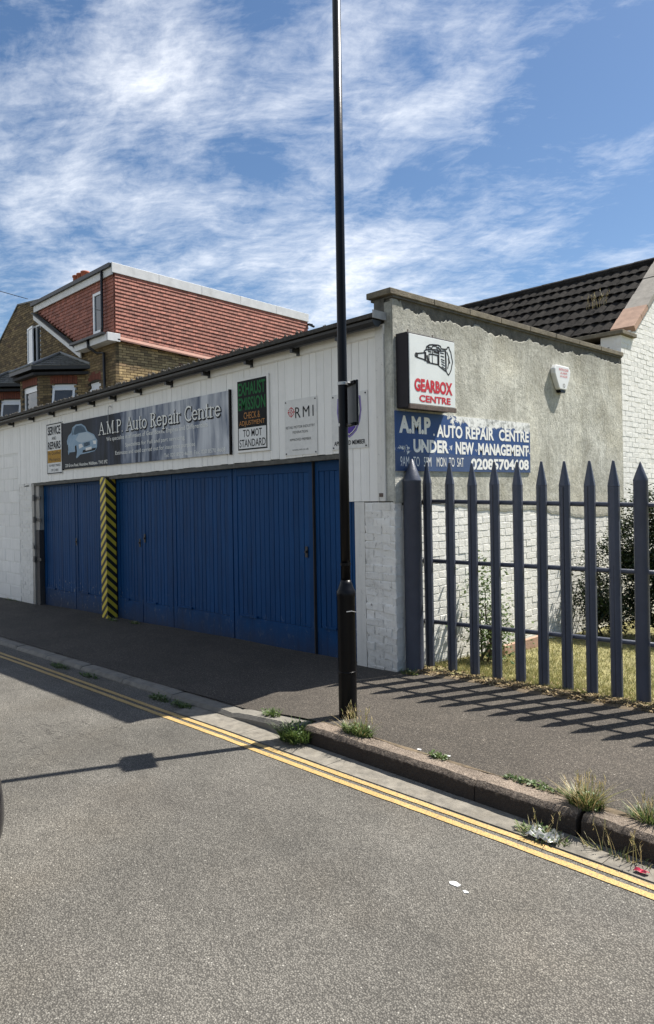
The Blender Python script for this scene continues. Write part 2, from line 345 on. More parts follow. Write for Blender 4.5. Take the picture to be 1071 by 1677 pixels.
def faded(name, c, c2=None, k=0.5, sc=20):
    m, t, b = new_mat(name); p = t.pos()
    t.set(b, 'Base Color', t.mix(t.math('MULTIPLY', t.ramp(t.noise(p, sc, 6, 0.75), [(0.45, 0.0), (0.75, 1.0)]), k), c, c2 or tuple(min(1, x * 0.5 + 0.2) for x in c)))
    t.set(b, 'Roughness', 0.6); t.set(b, 'Specular IOR Level', 0.12); return m
M['ink'] = faded('black print', (0.012, 0.012, 0.014), (0.07, 0.07, 0.07))
M['inkgrey'] = faded('faded grey print', (0.07, 0.07, 0.07), (0.25, 0.25, 0.25))
M['green'] = faded('green lettering', (0.022, 0.15, 0.045), (0.02, 0.08, 0.03))
M['amber'] = faded('amber lettering', (0.48, 0.22, 0.07), (0.3, 0.16, 0.06))
M['red'] = faded('red lettering', (0.50, 0.035, 0.05), (0.62, 0.20, 0.20), 0.45, 7)
M['silver'] = faded('pale lettering', (0.82, 0.81, 0.74), (0.7, 0.69, 0.63))
M['signwhite'] = faded('white sign face', (0.74, 0.73, 0.69), (0.56, 0.55, 0.51), 0.6, 7)
M['signblack'] = faded('black sign face', (0.010, 0.012, 0.012), (0.025, 0.027, 0.025))
M['signamber'] = faded('ochre sign panel', (0.42, 0.23, 0.035), (0.30, 0.16, 0.03))
M['plate'] = faded('dull metal sign plate', (0.72, 0.70, 0.65), (0.56, 0.55, 0.51), 0.7, 9)
M['purple'] = faded('purple shield', (0.10, 0.055, 0.28), (0.08, 0.05, 0.20))
M['lilac'] = faded('lilac shield edge', (0.24, 0.19, 0.40), (0.2, 0.16, 0.30))
M['carblue'] = faded('pale blue print', (0.24, 0.34, 0.43), (0.40, 0.50, 0.56), 0.8, 9)
M['carpale'] = faded('paler blue print', (0.42, 0.49, 0.53), (0.33, 0.42, 0.48), 0.6, 12)
M['carglass'] = faded('dark blue print', (0.06, 0.10, 0.14), (0.12, 0.18, 0.22), 0.8, 12)
M['lightbox'] = simple('lightbox face', (0.70, 0.72, 0.69), 0.25, 0.04, 4, dirt=0.3, dirtc=(0.45, 0.45, 0.40))
M['rust'] = simple('rusty trim', (0.10, 0.07, 0.055), 0.7, 0.4, 20, 0.3, 40)
M['lbframe'] = simple('dark lightbox frame', (0.009, 0.006, 0.009), 0.7, 0.3, 20)

def leafm(name, c1, c2, c3, rough=0.5):
    m, t, b = new_mat(name)
    c = t.ramp(t.rnd(), [(0.0, c1), (0.5, c2), (1.0, c3)])
    t.set(b, 'Base Color', c); t.set(b, 'Roughness', rough)
    tr = t.n('ShaderNodeBsdfTranslucent'); t.set(tr, 'Color', c)
    mx = t.n('ShaderNodeMixShader'); t.set(mx, 0, 0.25); t.t.links.new(b.outputs[0], mx.inputs[1]); t.t.links.new(tr.outputs[0], mx.inputs[2])
    out = [n for n in t.t.nodes if n.type == 'OUTPUT_MATERIAL'][0]; t.t.links.new(mx.outputs[0], out.inputs[0]); return m
M['leaf'] = leafm('rose leaf', (0.012, 0.022, 0.008), (0.024, 0.042, 0.014), (0.055, 0.08, 0.03), 0.38)
M['weed'] = leafm('green weed', (0.05, 0.095, 0.02), (0.085, 0.135, 0.035), (0.15, 0.19, 0.06))
M['grass'] = leafm('lawn blade', (0.13, 0.15, 0.04), (0.26, 0.26, 0.09), (0.46, 0.39, 0.19))
M['straw'] = leafm('dry straw', (0.30, 0.23, 0.10), (0.42, 0.33, 0.16), (0.16, 0.17, 0.05))
M['litterleaf'] = leafm('fallen leaf', (0.08, 0.055, 0.025), (0.24, 0.17, 0.08), (0.40, 0.32, 0.17), 0.8)
M['bark'] = simple('stem', (0.07, 0.06, 0.035), 0.9, 0.3, 30)
M['petal'] = simple('rose petal', (0.60, 0.33, 0.28), 0.6, 0.1, 30)
M['plastic'] = simple('crumpled plastic', (0.40, 0.40, 0.37), 0.25, 0.3, 30)
M['redwrap'] = simple('red wrapper', (0.35, 0.02, 0.05), 0.3, 0.3, 30)
M['tyre'] = simple('tyre rubber', (0.015, 0.015, 0.015), 0.85, 0.2)
M['carpaint'] = simple('black car paint', (0.004, 0.004, 0.007), 0.2, 0.1, spec=0.3)
M['lamp_red'] = simple('red lamp lens', (0.30, 0.01, 0.01), 0.15, 0.1)
M['poletimber'] = simple('creosoted timber', (0.06, 0.045, 0.03), 0.9, 0.3, 20, 0.5)

# ------------------------------------------------------------------ mesh helpers
def off(o):
    v = Vector((0, 0, 0))
    while o is not None: v += o.location; o = o.parent
    return v
class MB:
    def __init__(s): s.v = []; s.f = []
    def add(s, vs, fs):
        k = len(s.v); s.v += [tuple(x) for x in vs]; s.f += [tuple(i + k for i in f) for f in fs]
    def box(s, a, b, shear=None):
        (x0, y0, z0), (x1, y1, z1) = [min(p, q) for p, q in zip(a, b)], [max(p, q) for p, q in zip(a, b)]
        vs = [(x0, y0, z0), (x1, y0, z0), (x1, y1, z0), (x0, y1, z0), (x0, y0, z1), (x1, y0, z1), (x1, y1, z1), (x0, y1, z1)]
        if shear: vs = [(x, y, z + shear(x, y)) for x, y, z in vs]
        s.add(vs, [(0, 3, 2, 1), (4, 5, 6, 7), (0, 1, 5, 4), (1, 2, 6, 5), (2, 3, 7, 6), (3, 0, 4, 7)])
    def obox(s, o, ax, ay, az):    # box from a corner and three edge vectors
        o, ax, ay, az = map(Vector, (o, ax, ay, az))
        vs = [o, o + ax, o + ax + ay, o + ay, o + az, o + ax + az, o + ax + ay + az, o + ay + az]
        f = [(0, 3, 2, 1), (4, 5, 6, 7), (0, 1, 5, 4), (1, 2, 6, 5), (2, 3, 7, 6), (3, 0, 4, 7)]
        if ax.cross(ay).dot(az) < 0: f = [q[::-1] for q in f]
        s.add(vs, f)
    def prism(s, poly, ext):       # polygon (3D points) pushed along ext
        poly = [Vector(p) for p in poly]; ext = Vector(ext); n = len(poly)
        nr = sum(((poly[i] - poly[0]).cross(poly[(i + 1) % n] - poly[0]) for i in range(1, n - 1)), Vector())
        if nr.dot(ext) > 0: poly = poly[::-1]
        s.add(poly + [p + ext for p in poly], [tuple(range(n)), tuple(range(2 * n - 1, n - 1, -1))] + [(i, i + n, (i + 1) % n + n, (i + 1) % n) for i in range(n)])
    def tube(s, pts, r, seg=10, cap=True):
        pts = [Vector(p) for p in pts]; rs = r if isinstance(r, (list, tuple)) else [r] * len(pts)
        k = len(s.v); rings = len(pts)
        for i, p in enumerate(pts):
            d = (pts[min(i + 1, rings - 1)] - pts[max(i - 1, 0)]).normalized()
            a = d.cross(Vector((0, 0, 1)) if abs(d.z) < 0.9 else Vector((1, 0, 0))).normalized(); b = d.cross(a)
            for j in range(seg):
                t = 2 * math.pi * j / seg; s.v.append(tuple(p + (a * math.cos(t) + b * math.sin(t)) * rs[i]))
        for i in range(rings - 1):
            for j in range(seg):
                q = (j + 1) % seg
                s.f.append((k + i * seg + j, k + (i + 1) * seg + j, k + (i + 1) * seg + q, k + i * seg + q))
        if cap: s.f.append(tuple(k + j for j in range(seg))); s.f.append(tuple(k + (rings - 1) * seg + j for j in range(seg - 1, -1, -1)))
    def lathe(s, c, prof, seg=20, sy=1.0):
        s.tube_profile(c, prof, seg, sy)
    def tube_profile(s, c, prof, seg, sy):
        k = len(s.v); n = len(prof)
        for r, z in prof:
            for j in range(seg):
                t = 2 * math.pi * j / seg; s.v.append((c[0] + r * math.cos(t), c[1] + r * sy * math.sin(t), c[2] + z))
        for i in range(n - 1):
            for j in range(seg):
                q = (j + 1) % seg; s.f.append((k + i * seg + j, k + i * seg + q, k + (i + 1) * seg + q, k + (i + 1) * seg + j))
        s.f.append(tuple(k + j for j in range(seg - 1, -1, -1))); s.f.append(tuple(k + (n - 1) * seg + j for j in range(seg)))
    def build(s, name, mat, parent=None, smooth=False, bevel=0, stuff=False):
        o_ = off(parent)
        me = bpy.data.meshes.new(name)
        me.from_pydata([(x - o_.x, y - o_.y, z - o_.z) for x, y, z in s.v], [], s.f); me.update()
        me.materials.append(M[mat] if isinstance(mat, str) else mat)
        if smooth: me.polygons.foreach_set('use_smooth', [True] * len(me.polygons))
        ob = bpy.data.objects.new(name, me); col.objects.link(ob); ob.parent = parent
        if bevel:
            b = ob.modifiers.new('bevel', 'BEVEL'); b.width = bevel; b.segments = 2; b.limit_method = 'ANGLE'
        if stuff: ob['kind'] = 'stuff'
        return ob
def thing(name, loc, label, cat, group=None):
    o = bpy.data.objects.new(name, None); col.objects.link(o); o.location = loc; o.empty_display_size = 0.1
    o['label'] = label; o['category'] = cat
    if group: o['group'] = group
    return o
def tag(o, label, cat, group=None):
    o['label'] = label; o['category'] = cat
    if group: o['group'] = group
    return o
def struct(o): o['kind'] = 'structure'; return o
def box(name, a, b, mat, parent=None, bevel=0, shear=None):
    m = MB(); m.box(a, b, shear); return m.build(name, mat, parent, bevel=bevel)

def rough_brick(rough, seed):
    """unit brick centred on the origin with a chamfered, uneven outline"""
    rd = random.Random(seed); c = 0.10; cz_ = 0.16
    import bmesh
    bm = bmesh.new(); bmesh.ops.create_cube(bm, size=1.0)
    bmesh.ops.bevel(bm, geom=bm.edges[:], offset=0.035, segments=1, affect='EDGES')
    for v in bm.verts:
        v.co.x += rd.uniform(-1, 1) * 0.02 * rough; v.co.y += rd.uniform(-1, 1) * 0.02 * rough; v.co.z += rd.uniform(-1, 1) * 0.07 * rough
    me = bpy.data.meshes.new('brick'); bm.to_mesh(me); bm.free(); return me
def plain_brick():
    m = MB(); m.box((-.5, -.5, -.5), (.5, .5, .5)); me = bpy.data.meshes.new('brick'); me.from_pydata(m.v, [], m.f); return me
BASEMESH = {}
def pieces(name, specs, mat, parent, protos, limit=300, stuffname=None):
    """specs: (centre, rotation matrix 3x3, size). The nearest become parts, the rest one joined part"""
    specs = sorted(specs, key=lambda s_: (Vector(s_[0]) - CAM).length)
    o_ = off(parent); meshes = []
    for i, pm in enumerate(protos):
        me = pm.copy(); me.materials.clear(); me.materials.append(M[mat]); me.name = name; meshes.append(me)
    rd = random.Random(len(specs))
    for c, rm, sz in specs[:limit]:
        ob = bpy.data.objects.new(name, rd.choice(meshes)); col.objects.link(ob); ob.parent = parent
        ob.matrix_local = Matrix.Translation(Vector(c) - o_) @ rm.to_4x4() @ Matrix.Diagonal((*sz, 1))
    if len(specs) > limit:
        m = MB()
        dat = [([v.co.copy() for v in me.vertices], [tuple(p.vertices) for p in me.polygons]) for me in meshes]
        for c, rm, sz in specs[limit:]:
            vs, fs = rd.choice(dat); c = Vector(c)
            m.add([c + rm @ Vector((v.x * sz[0], v.y * sz[1], v.z * sz[2])) for v in vs], fs)
        ob = m.build(stuffname or name + '_courses', mat, parent); ob['kind'] = 'stuff'
def axes(u, n):   # local x = along the wall, y = into the wall, z = up
    u = Vector(u).normalized(); n = Vector(n).normalized(); z = Vector((0, 0, 1))
    return Matrix((( u.x, -n.x, z.x), (u.y, -n.y, z.y), (u.z, -n.z, z.z)))
def brick_specs(o, u, n, a0, a1, z0, z1, test=None, bl=0.215, bh=0.065, j=0.01, dep=0.1, jit=0.002, slope=0.0):
    o = Vector(o); u = Vector(u); n = Vector(n); rm = axes(u, n); out = []; row = 0; z = z0
    while z + bh * 0.6 < z1:
        s_ = a0 - (0.5 * (bl + j) if row % 2 else 0)
        while s_ < a1 - 0.01:
            x0 = max(s_, a0); x1 = min(s_ + bl, a1); s_ += bl + j
            if x1 - x0 < 0.03: continue
            ac = (x0 + x1) / 2; zc = z + bh / 2 + slope * ac
            if test and not test(ac, zc): continue
            pd = random.uniform(-jit, jit)
            out.append((o + u * ac + up * zc - n * (dep / 2 + pd), rm, (x1 - x0, dep, bh)))
        z += bh + j; row += 1
    return out
def inpoly(x, y, poly):
    c = False; n = len(poly); j = n - 1
    for i in range(n):
        xi, yi = poly[i]; xj, yj = poly[j]
        if (yi > y) != (yj > y) and x < (xj - xi) * (y - yi) / (yj - yi) + xi: c = not c
        j = i
    return c
ROUGH = [rough_brick(1.0, i) for i in range(6)]
PLAIN = [plain_brick()]
ROUGH2 = [rough_brick(2.6, i + 20) for i in range(6)]

# text and flat print --------------------------------------------------
def text_geo(body, bold=0.0, spacing=1.0):
    cu = bpy.data.curves.new('t', 'FONT'); cu.body = body; cu.size = 1; cu.offset = bold; cu.resolution_u = 3; cu.fill_mode = 'FRONT'; cu.space_character = spacing
    ob = bpy.data.objects.new('t', cu); col.objects.link(ob); bpy.context.view_layer.update()
    me = bpy.data.meshes.new_from_object(ob)
    vs = [(v.co.x, v.co.y) for v in me.vertices]; fs = [tuple(p.vertices) for p in me.polygons]
    bpy.data.objects.remove(ob); bpy.data.curves.remove(cu); bpy.data.meshes.remove(me)
    return vs, fs
class Face:
    """flat face of a sign: origin, reading direction u, outward normal n"""
    def __init__(s, o, u, n, slope=0.0): s.o = Vector(o); s.u = Vector(u); s.n = Vector(n); s.k = slope
    def p(s, a, z, d=0.0): return s.o + s.u * a + up * (z + s.k * a) + s.n * d
def put_text(face, body, a0, z0, a1, z1, mat, parent, d=0.0015, bold=0.0, name='lettering', spacing=1.0, skew=0.0, geo=None):
    vs, fs = geo or text_geo(body, bold, spacing)
    x0 = min(v[0] for v in vs); x1 = max(v[0] for v in vs); y0 = min(v[1] for v in vs); y1 = max(v[1] for v in vs)
    m = MB()
    m.add([face.p(a0 + (x - x0) / (x1 - x0) * (a1 - a0), z0 + (y - y0) / (y1 - y0) * (z1 - z0) + skew * (a0 + (x - x0) / (x1 - x0) * (a1 - a0)), d) for x, y in vs], fs)
    return m.build(name, mat, parent)
def stroke(m, face, pts, wd, d=0.003, closed=False):
    P = [Vector(p) for p in pts]
    if closed: P.append(P[0])
    for a, b in zip(P, P[1:]):
        t = (b - a)
        if t.length < 1e-6: continue
        t.normalize(); nn = Vector((-t.y, t.x)) * wd / 2; e = t * wd * 0.3
        q = [a - e - nn, b + e - nn, b + e + nn, a - e + nn]
        k = len(m.v); m.v += [tuple(face.p(x.x, x.y, d + random.uniform(0, 0.0004))) for x in q]; m.f.append((k, k + 1, k + 2, k + 3))
def flat(m, face, pts, d=0.003):
    k = len(m.v); m.v += [tuple(face.p(x, z, d)) for x, z in pts]; m.f.append(tuple(range(k, k + len(pts))))
def rectpts(a0, z0, a1, z1): return [(a0, z0), (a1, z0), (a1, z1), (a0, z1)]

# ================================================================== ground, road, pavement
def sm(x, a, b):
    t = max(0, min(1, (x - a) / (b - a))); return t * t * (3 - 2 * t)
def gbase(x, y): return 0.019 * min(x, 0) if x > -40 else -0.76
def zpave(x, y):
    dip = (1 - sm(x, -0.45, 0.5)) * max(0, min(1, (-0.55 - y) / 1.1)) * 0.085
    und = 0.004 * math.sin(x * 1.7 + y * 2.1) + 0.003 * math.sin(x * 4.1 - y * 3.3)
    return gbase(x, y) - dip + und
def zroad(x, y): return gbase(x, y) - 0.124
def grid(xs, ys, fz, name, mat, parent=None):
    m = MB(); nx, ny = len(xs), len(ys)
    m.v = [(x, y, fz(x, y)) for y in ys for x in xs]
    m.f = [(j * nx + i, j * nx + i + 1, (j + 1) * nx + i + 1, (j + 1) * nx + i) for j in range(ny - 1) for i in range(nx - 1)]
    return m.build(name, mat, parent, smooth=True)
def lin(a, b, n): return [a + (b - a) * i / (n - 1) for i in range(n)]
xs_long = [-90, -60, -41] + lin(-40, -6, 35) + lin(-5.9, 6, 90) + [8, 12, 20, 40, 60]
struct(grid(lin(-400, 400, 9), lin(-400, 400, 9), lambda x, y: -1.05, 'ground', 'ground'))
struct(grid(xs_long, [-6.3, -5, -4, -3, -2, -1.6], zroad, 'road', 'road'))
xp = [x for x in xs_long if x <= 0.0] + [0.02]
KERB_Y = -1.67
def pave_back(x): return 0.13 if x < 0.25 else 0.13 + 0.12 * (x - 0.25)
m = MB(); xsp = xs_long; ys = lin(0, 1, 34); nx = len(xsp)
for t in ys:
    for x in xsp:
        y0 = KERB_Y + 0.14; y1 = pave_back(min(x, 8)) + (0.2 if x < -0.0 else 0.0)
        y = y0 + (y1 - y0) * t; m.v.append((x, y, zpave(x, y)))
m.f = [(j * nx + i, j * nx + i + 1, (j + 1) * nx + i + 1, (j + 1) * nx + i) for j in range(len(ys) - 1) for i in range(nx - 1)]
struct(m.build('pavement', 'pave', smooth=True))
# far pavement behind the camera
m = MB(); m.box((-90, -9, -0.5), (60, -6.32, -0.01)); struct(m.build('far_pavement', 'pave'))
m = MB(); m.box((-90, -6.32, -0.5), (60, -6.18, -0.012)); tag(m.build('far_kerb', 'kerb'), 'long granite kerb of the opposite pavement', 'kerb')
# double yellow lines
def line_y(x):
    P_ = [(-90, -1.80), (-12, -1.84), (-4.6, -1.862), (0.2, -1.905), (3.05, -1.853), (6, -1.80), (60, -1.8)]
    for (xa, ya), (xb, yb) in zip(P_, P_[1:]):
        if xa <= x <= xb:
            t = (x - xa) / (xb - xa); t = t * t * (3 - 2 * t) if xb - xa < 9 else t
            return ya + (yb - ya) * t
for k, (o0, o1) in enumerate(((0.0, -0.043), (-0.079, -0.124))):
    m = MB(); xs = [-90, -60, -40] + lin(-39.9, 9, 420) + [20, 60]
    for x in xs:
        j1 = random.uniform(-.0025, .0025); j2 = random.uniform(-.0025, .0025)
        y = line_y(x); m.v += [(x, y + o0 + j1, zroad(x, y) + 0.004), (x, y + o1 + j2, zroad(x, y) + 0.004)]
    m.f = [(2 * i, 2 * i + 1, 2 * i + 3, 2 * i + 2) for i in range(len(xs) - 1)]
    struct(m.build('yellow_line', 'yellow'))
# kerb stones and channel slabs
kerb = thing('granite_kerb', (0.5, KERB_Y, -0.1), 'raised brown granite kerb with a dropped length before the garage doors', 'kerb')
M['kerbgrey'] = simple('grey dropped kerb', (0.20, 0.185, 0.155), 0.9, 0.2, 9, 0.6, 60, rnd=0.2, dirt=0.6, dirtc=(0.06, 0.05, 0.04), dscale=6)
def kerb_stone(x0, x1, top0, top1, wd=0.15, mt='kerb'):
    m = MB(); n = 13
    for i in range(n):
        t = i / (n - 1); x = x0 + (x1 - x0) * t; tp = top0 + (top1 - top0) * t
        j = random.uniform(-.003, .003); jz = random.uniform(-.002, .002) - .006 * (i in (0, n - 1))
        bot = zroad(x, 0) - 0.08
        m.v += [(x, KERB_Y - 0.006 + j, bot), (x, KERB_Y + j * 1.2 + 0.004, tp - 0.030 + jz), (x, KERB_Y + 0.028 + j * 1.5, tp + jz), (x, KERB_Y + wd, tp + jz * 0.5 + 0.002), (x, KERB_Y + wd, bot)]
    for i in range(n - 1):
        for q in range(5):
            a = i * 5 + q; b = i * 5 + (q + 1) % 5; m.f.append((a, a + 5, b + 5, b))
    m.f.append((0, 1, 2, 3, 4)); m.f.append(tuple(5 * (n - 1) + q for q in (4, 3, 2, 1, 0)))
    o = m.build('kerb_stone', mt, kerb, smooth=False); return o
for x0, x1 in ((0.52, 1.10), (1.106, 1.98), (1.985, 2.60), (2.63, 3.45), (3.46, 4.35), (4.36, 5.25), (5.26, 6.15), (6.16, 7.1)):
    kerb_stone(x0, x1, 0.004, 0.004)
kerb_stone(-0.36, 0.44, -0.083, -0.015, 0.15, 'kerbgrey')
for i in range(24):
    a = -0.37 - i * 0.92; kerb_stone(a - 0.91, a, -0.085 + 0.019 * (a - 0.91), -0.083 + 0.019 * a, 0.17, 'kerbgrey')
for i in range(9):
    a = -0.9 + i * 0.93; m = MB()
    pts = [(a + 0.0015, line_y(a) + 0.016), (a + 0.928, line_y(a + 0.928) + 0.016), (a + 0.928, KERB_Y - 0.004), (a + 0.0015, KERB_Y - 0.004)]
    zt = random.uniform(-.001, .002)
    m.prism([(x, y, zroad(x, y) + 0.006 + zt) for x, y in pts], (0, 0, -0.05)); m.build('channel_slab', 'slab', kerb)

m = MB(); xs = lin(0.55, 7, 260); y0 = KERB_Y + 0.145
for x in xs:
    w_ = max(0.0, 0.5 + 0.5 * math.sin(x * 5.3) + 0.4 * math.sin(x * 13.7 + 2)) * 0.022 + random.uniform(.001, .009)
    m.v += [(x, y0 - w_ * .8, .0065), (x, y0, .0105), (x, y0 + w_, zpave(x, y0 + w_) + .002)]
for i in range(len(xs) - 1):
    for q in range(2): a = i * 3 + q; m.f.append((a, a + 3, a + 4, a + 1))
struct(m.build('kerb_joint_dirt', 'soil', smooth=True))
# verge and lawn
def zlawn(x, y): return -0.01 - 0.04 * min(max(y - 0.3, 0), 5)+ 0.006 * math.sin(x * 5 + y * 3)
m = MB(); xs = lin(0.0, 14, 57); ts = lin(0, 1, 40); nx = len(xs)
for t in ts:
    for x in xs:
        y0 = pave_back(min(x, 8)) - 0.03; y = y0 + (14 - y0) * t ** 1.6; m.v.append((x, y, zlawn(x, y) if t > 0.003 else -0.03))
m.f = [(j * nx + i, j * nx + i + 1, (j + 1) * nx + i + 1, (j + 1) * nx + i) for j in range(len(ts) - 1) for i in range(nx - 1)]
struct(m.build('lawn', 'lawn', smooth=True))

m = MB(); xs = lin(0.12, 8, 160)
for x in xs:
    e = 0.02 * math.sin(x * 9) + 0.012 * math.sin(x * 23 + 1) + random.uniform(-.01, .01); y = pave_back(x)
    for dy_, z in ((-.055 + e, zpave(x, y) + .001), (-.03 + e, zpave(x, y) + .012), (.04, .014), (.12, .006), (.20 + e, -.03)): m.v.append((x, y + dy_, z + random.uniform(-.003, .003)))
for i in range(len(xs) - 1):
    for q in range(4): a = i * 5 + q; m.f.append((a, a + 5, a + 6, a + 1))
struct(m.build('verge_soil', 'soil', smooth=True))

# ================================================================== garage
garage = thing('garage_building', (-4.6, 0, -0.1), 'low white boarded garage with wide blue timber doors and rendered grey flank wall', 'garage')
GX0 = -13.0
# side wall core, below coping
box('wall', (-0.22, 0.02, -0.5), (-0.003, 5.05, 1.52), 'wbrick_back', garage)
box('wall', (-0.22, 0.02, 1.52), (-0.004, 5.05, 3.5), 'darkrender', garage)
m = MB(); m.prism([(-0.22, 0.0201, 3.5), (-0.22, 5.05, 3.5), (-0.22, 5.05, 3.60), (-0.22, 0.0201, 3.535)], (0.216, 0, 0)); m.build('wall', 'darkrender', garage)
# render coat with ragged upper edge
rd = random.Random(3)
bot = []; topl = []
y = 0.0
while y < 5.04:
    bot.append((y, 1.60 - 0.062 * y + rd.uniform(-.02, .02) + 0.02 * math.sin(y * 3))); y += rd.uniform(.05, .12)
bot.append((5.04, 1.29))
y = 0.0; lvl = 3.50
def rag(y):
    if y < 0.14: return 3.52
    if y < 0.6: return 3.50 - 0.05 * abs(math.sin(y * 13)) - 0.02
    return 3.49 - 0.045 * abs(math.sin(y * 2.3)) - 0.05 * abs(math.sin(y * 5.9 + 1)) * (1 if y < 3.8 else .4)
while y < 5.04:
    topl.append((y, rag(y) + 0.013 * y + rd.uniform(-.016, .016))); y += rd.uniform(.012, .05)
topl.append((5.04, 3.56))
m = MB()
def interp(L, y):
    for (a, za), (b, zb) in zip(L, L[1:]):
        if a <= y <= b: return za + (zb - za) * (y - a) / (b - a)
    return L[-1][1]
ysr = sorted(set([p[0] for p in bot] + [p[0] for p in topl])); n = len(ysr)
for y in ysr:
    zb, zt = interp(bot, y), interp(topl, y)
    for xx, zz in ((-0.02, zb), (0.006, zb), (0.010, zb + .03), (0.010, zt - .01), (0.004, zt), (-0.02, zt)): m.v.append((xx, y, zz))
for i in range(n - 1):
    for q in range(5): a = i * 6 + q; m.f.append((a, a + 1, a + 7, a + 6)[::-1])
m.f.append((5, 4, 3, 2, 1, 0)[::-1]); m.build('render_coat', 'render', garage)
# coping stones
cut = [-0.06, 0.62, 1.24, 1.85, 2.48, 3.10, 3.72, 4.35, 5.06]
for i, (a, b) in enumerate(zip(cut, cut[1:])):
    m = MB(); k = lambda x, y: 0.011 * y
    m.box((-0.27, a + 0.003, 3.555), (0.035, b - 0.003, 3.615 + rd.uniform(-.003, .003)), shear=k); m.build('coping_stone', 'coping', garage, bevel=0.006)
m = MB(); m.box((-0.262, 0.0, 3.535), (0.02, 5.04, 3.552), shear=lambda x, y: 0.011 * y); m.build('coping_bed', 'darkrender', garage)
# painted brickwork: flank
spec = brick_specs((0, 0, 0), (0, 1, 0), (1, 0, 0), 0.112, 5.03, -0.30, 1.66, test=lambda a, z: z < 1.60 - 0.062 * a + 0.01, bl=.220, bh=.070, j=.005, jit=0.0014)
# front corner pier
rmf = axes((1, 0, 0), (0, -1, 0))
pier = brick_specs((0, 0, 0), (1, 0, 0), (0, -1, 0), -0.385, -0.002, -0.05, 1.60, bl=.219, bh=.068, j=.007, jit=0.004)
pieces('brick', spec, 'sbrick', garage, ROUGH, 170, 'flank_brickwork')
pieces('brick', pier, 'wpier', garage, ROUGH2, 80, 'pier_brickwork')
box('pier_core', (-0.38, 0.005, -0.3), (-0.226, 0.35, 1.6), 'wbrick_back', garage)
box('pier_core', (-0.225, 0.005, -0.3), (-0.007, 0.019, 1.6), 'wbrick_back', garage)
# far left pier and block wall
lp = brick_specs((0, 0, 0), (1, 0, 0), (0, -1, 0), -9.12, -8.56, -0.30, 2.0, jit=0.003)
pieces('brick', lp, 'wbrick', garage, ROUGH, 50, 'far_pier_brickwork')
box('pier_core', (-9.12, 0.004, -0.6), (-8.56, 0.3, 2.0), 'wbrick_back', garage)
bl = brick_specs((0, 0, 0), (1, 0, 0), (0, -1, 0), -13.0, -9.135, -0.34, 2.63, bl=0.44, bh=0.215, j=0.008, dep=0.1, jit=0.002)
pieces('wall_block', bl, 'block', garage, ROUGH[:3], 120)
box('wall', (-13.0, 0.004, -0.7), (-9.135, 0.2, 2.66), 'wbrick_back', garage)
# fascia boarding
def fz(x): return 0.012 * min(x, 0)
x = -0.205; i = 0
box('board_backing', (-9.1, 0.024, 2.2), (-0.03, 0.05, 3.16), 'wbrick_back', garage, shear=lambda x, y: fz(x))
while x > -10.6:
    wd = random.choice([0.10, 0.115, 0.115, 0.13, 0.155]); x0 = x - wd
    if x > -0.54: bt = 1.612
    elif x > -9.1: bt = 2.112 + fz(x) + random.uniform(-.004, .004)
    else: bt = 2.60
    m = MB(); g_ = 0.0035
    y0 = random.uniform(-.0015, .0015); zt = 3.20
    m.box((x0 + g_, y0, bt), (x, 0.022, zt + fz(x))); m.build('fascia_board', 'board', garage, bevel=0.002)
    x = x0; i += 1
box('board_backing', (-10.6, 0.024, 2.62), (-9.1, 0.05, 3.1), 'wbrick_back', garage)
box('board_backing', (-0.54, 0.024, 1.62), (-0.03, 0.04, 2.199), 'wbrick_back', garage)
box('batten', (-10.6, -0.010, 3.195), (-0.205, 0.03, 3.205), 'flake', garage, shear=lambda x, y: fz(x))
box('top_fascia', (-13, -0.016, 3.206), (-0.09, 0.03, 3.30), 'board', garage, shear=lambda x, y: fz(x))
box('soffit_strip', (-9.1, 0.004, 2.06), (-0.56, 0.10, 2.108), 'darkrender', garage, shear=lambda x, y: fz(x))
box('corner_trim', (-0.198, -0.022, 1.612), (-0.095, 0.02, 3.28), 'flake', garage, bevel=0.004)
box('corner_trim', (-0.090, -0.004, 1.612), (-0.004, 0.019, 3.50), 'render', garage)
box('front_upstand', (-0.22, -0.003, 3.37), (-0.092, 0.019, 3.54), 'darkrender', garage)
box('fixing_plate', (-0.17, -0.030, 1.655), (-0.125, -0.0225, 1.69), 'rust', garage)
box('door_post', (-0.53, 0.004, -0.03), (-0.395, 0.10, 1.608), 'flake', garage, bevel=0.004)
box('door_post', (-8.55, 0.0, -0.2), (-8.46, 0.10, 2.0), 'oldwood', garage, bevel=0.004)
box('door_post', (-8.455, 0.03, 1.17), (-8.30, 0.11, 2.0), 'oldwood', garage, bevel=0.004)
box('rotten_post', (-8.457, 0.02, -0.2), (-8.30, 0.11, 1.165), 'rotten', garage, bevel=0.006)
for z in (1.72, 1.33, 0.62):
    m = MB(); m.box((-8.42, 0.015, z), (-8.22, 0.029, z + 0.05)); m.box((-8.5, -0.012, z - .03), (-8.43, 0.002, z + .08)); m.build('hinge', 'gutter', garage, bevel=0.004)
m = MB(); m.box((-8.50, -0.03, 0.83), (-8.44, -0.014, 0.90)); m.tube([(-8.49, -.022, .90), (-8.485, -.022, .94), (-8.455, -.022, .94), (-8.45, -.022, .90)], .005, 6); m.build('padlock', 'steel', garage)
# hazard post: origin on its near vertical edge so that the chevrons fold round it
hp = MB(); hp.box((-0.175, 0, 0), (0, 0.16, 2.14)); 
me = bpy.data.meshes.new('hazard_post'); me.from_pydata(hp.v, [], hp.f); me.materials.append(M['hazard'])
ob = bpy.data.objects.new('hazard_post', me); col.objects.link(ob); ob.parent = garage; ob.location = Vector((-5.635, -0.055, -0.115)) - garage.location; ob['label'] = 'post wrapped in black and yellow chevron tape'
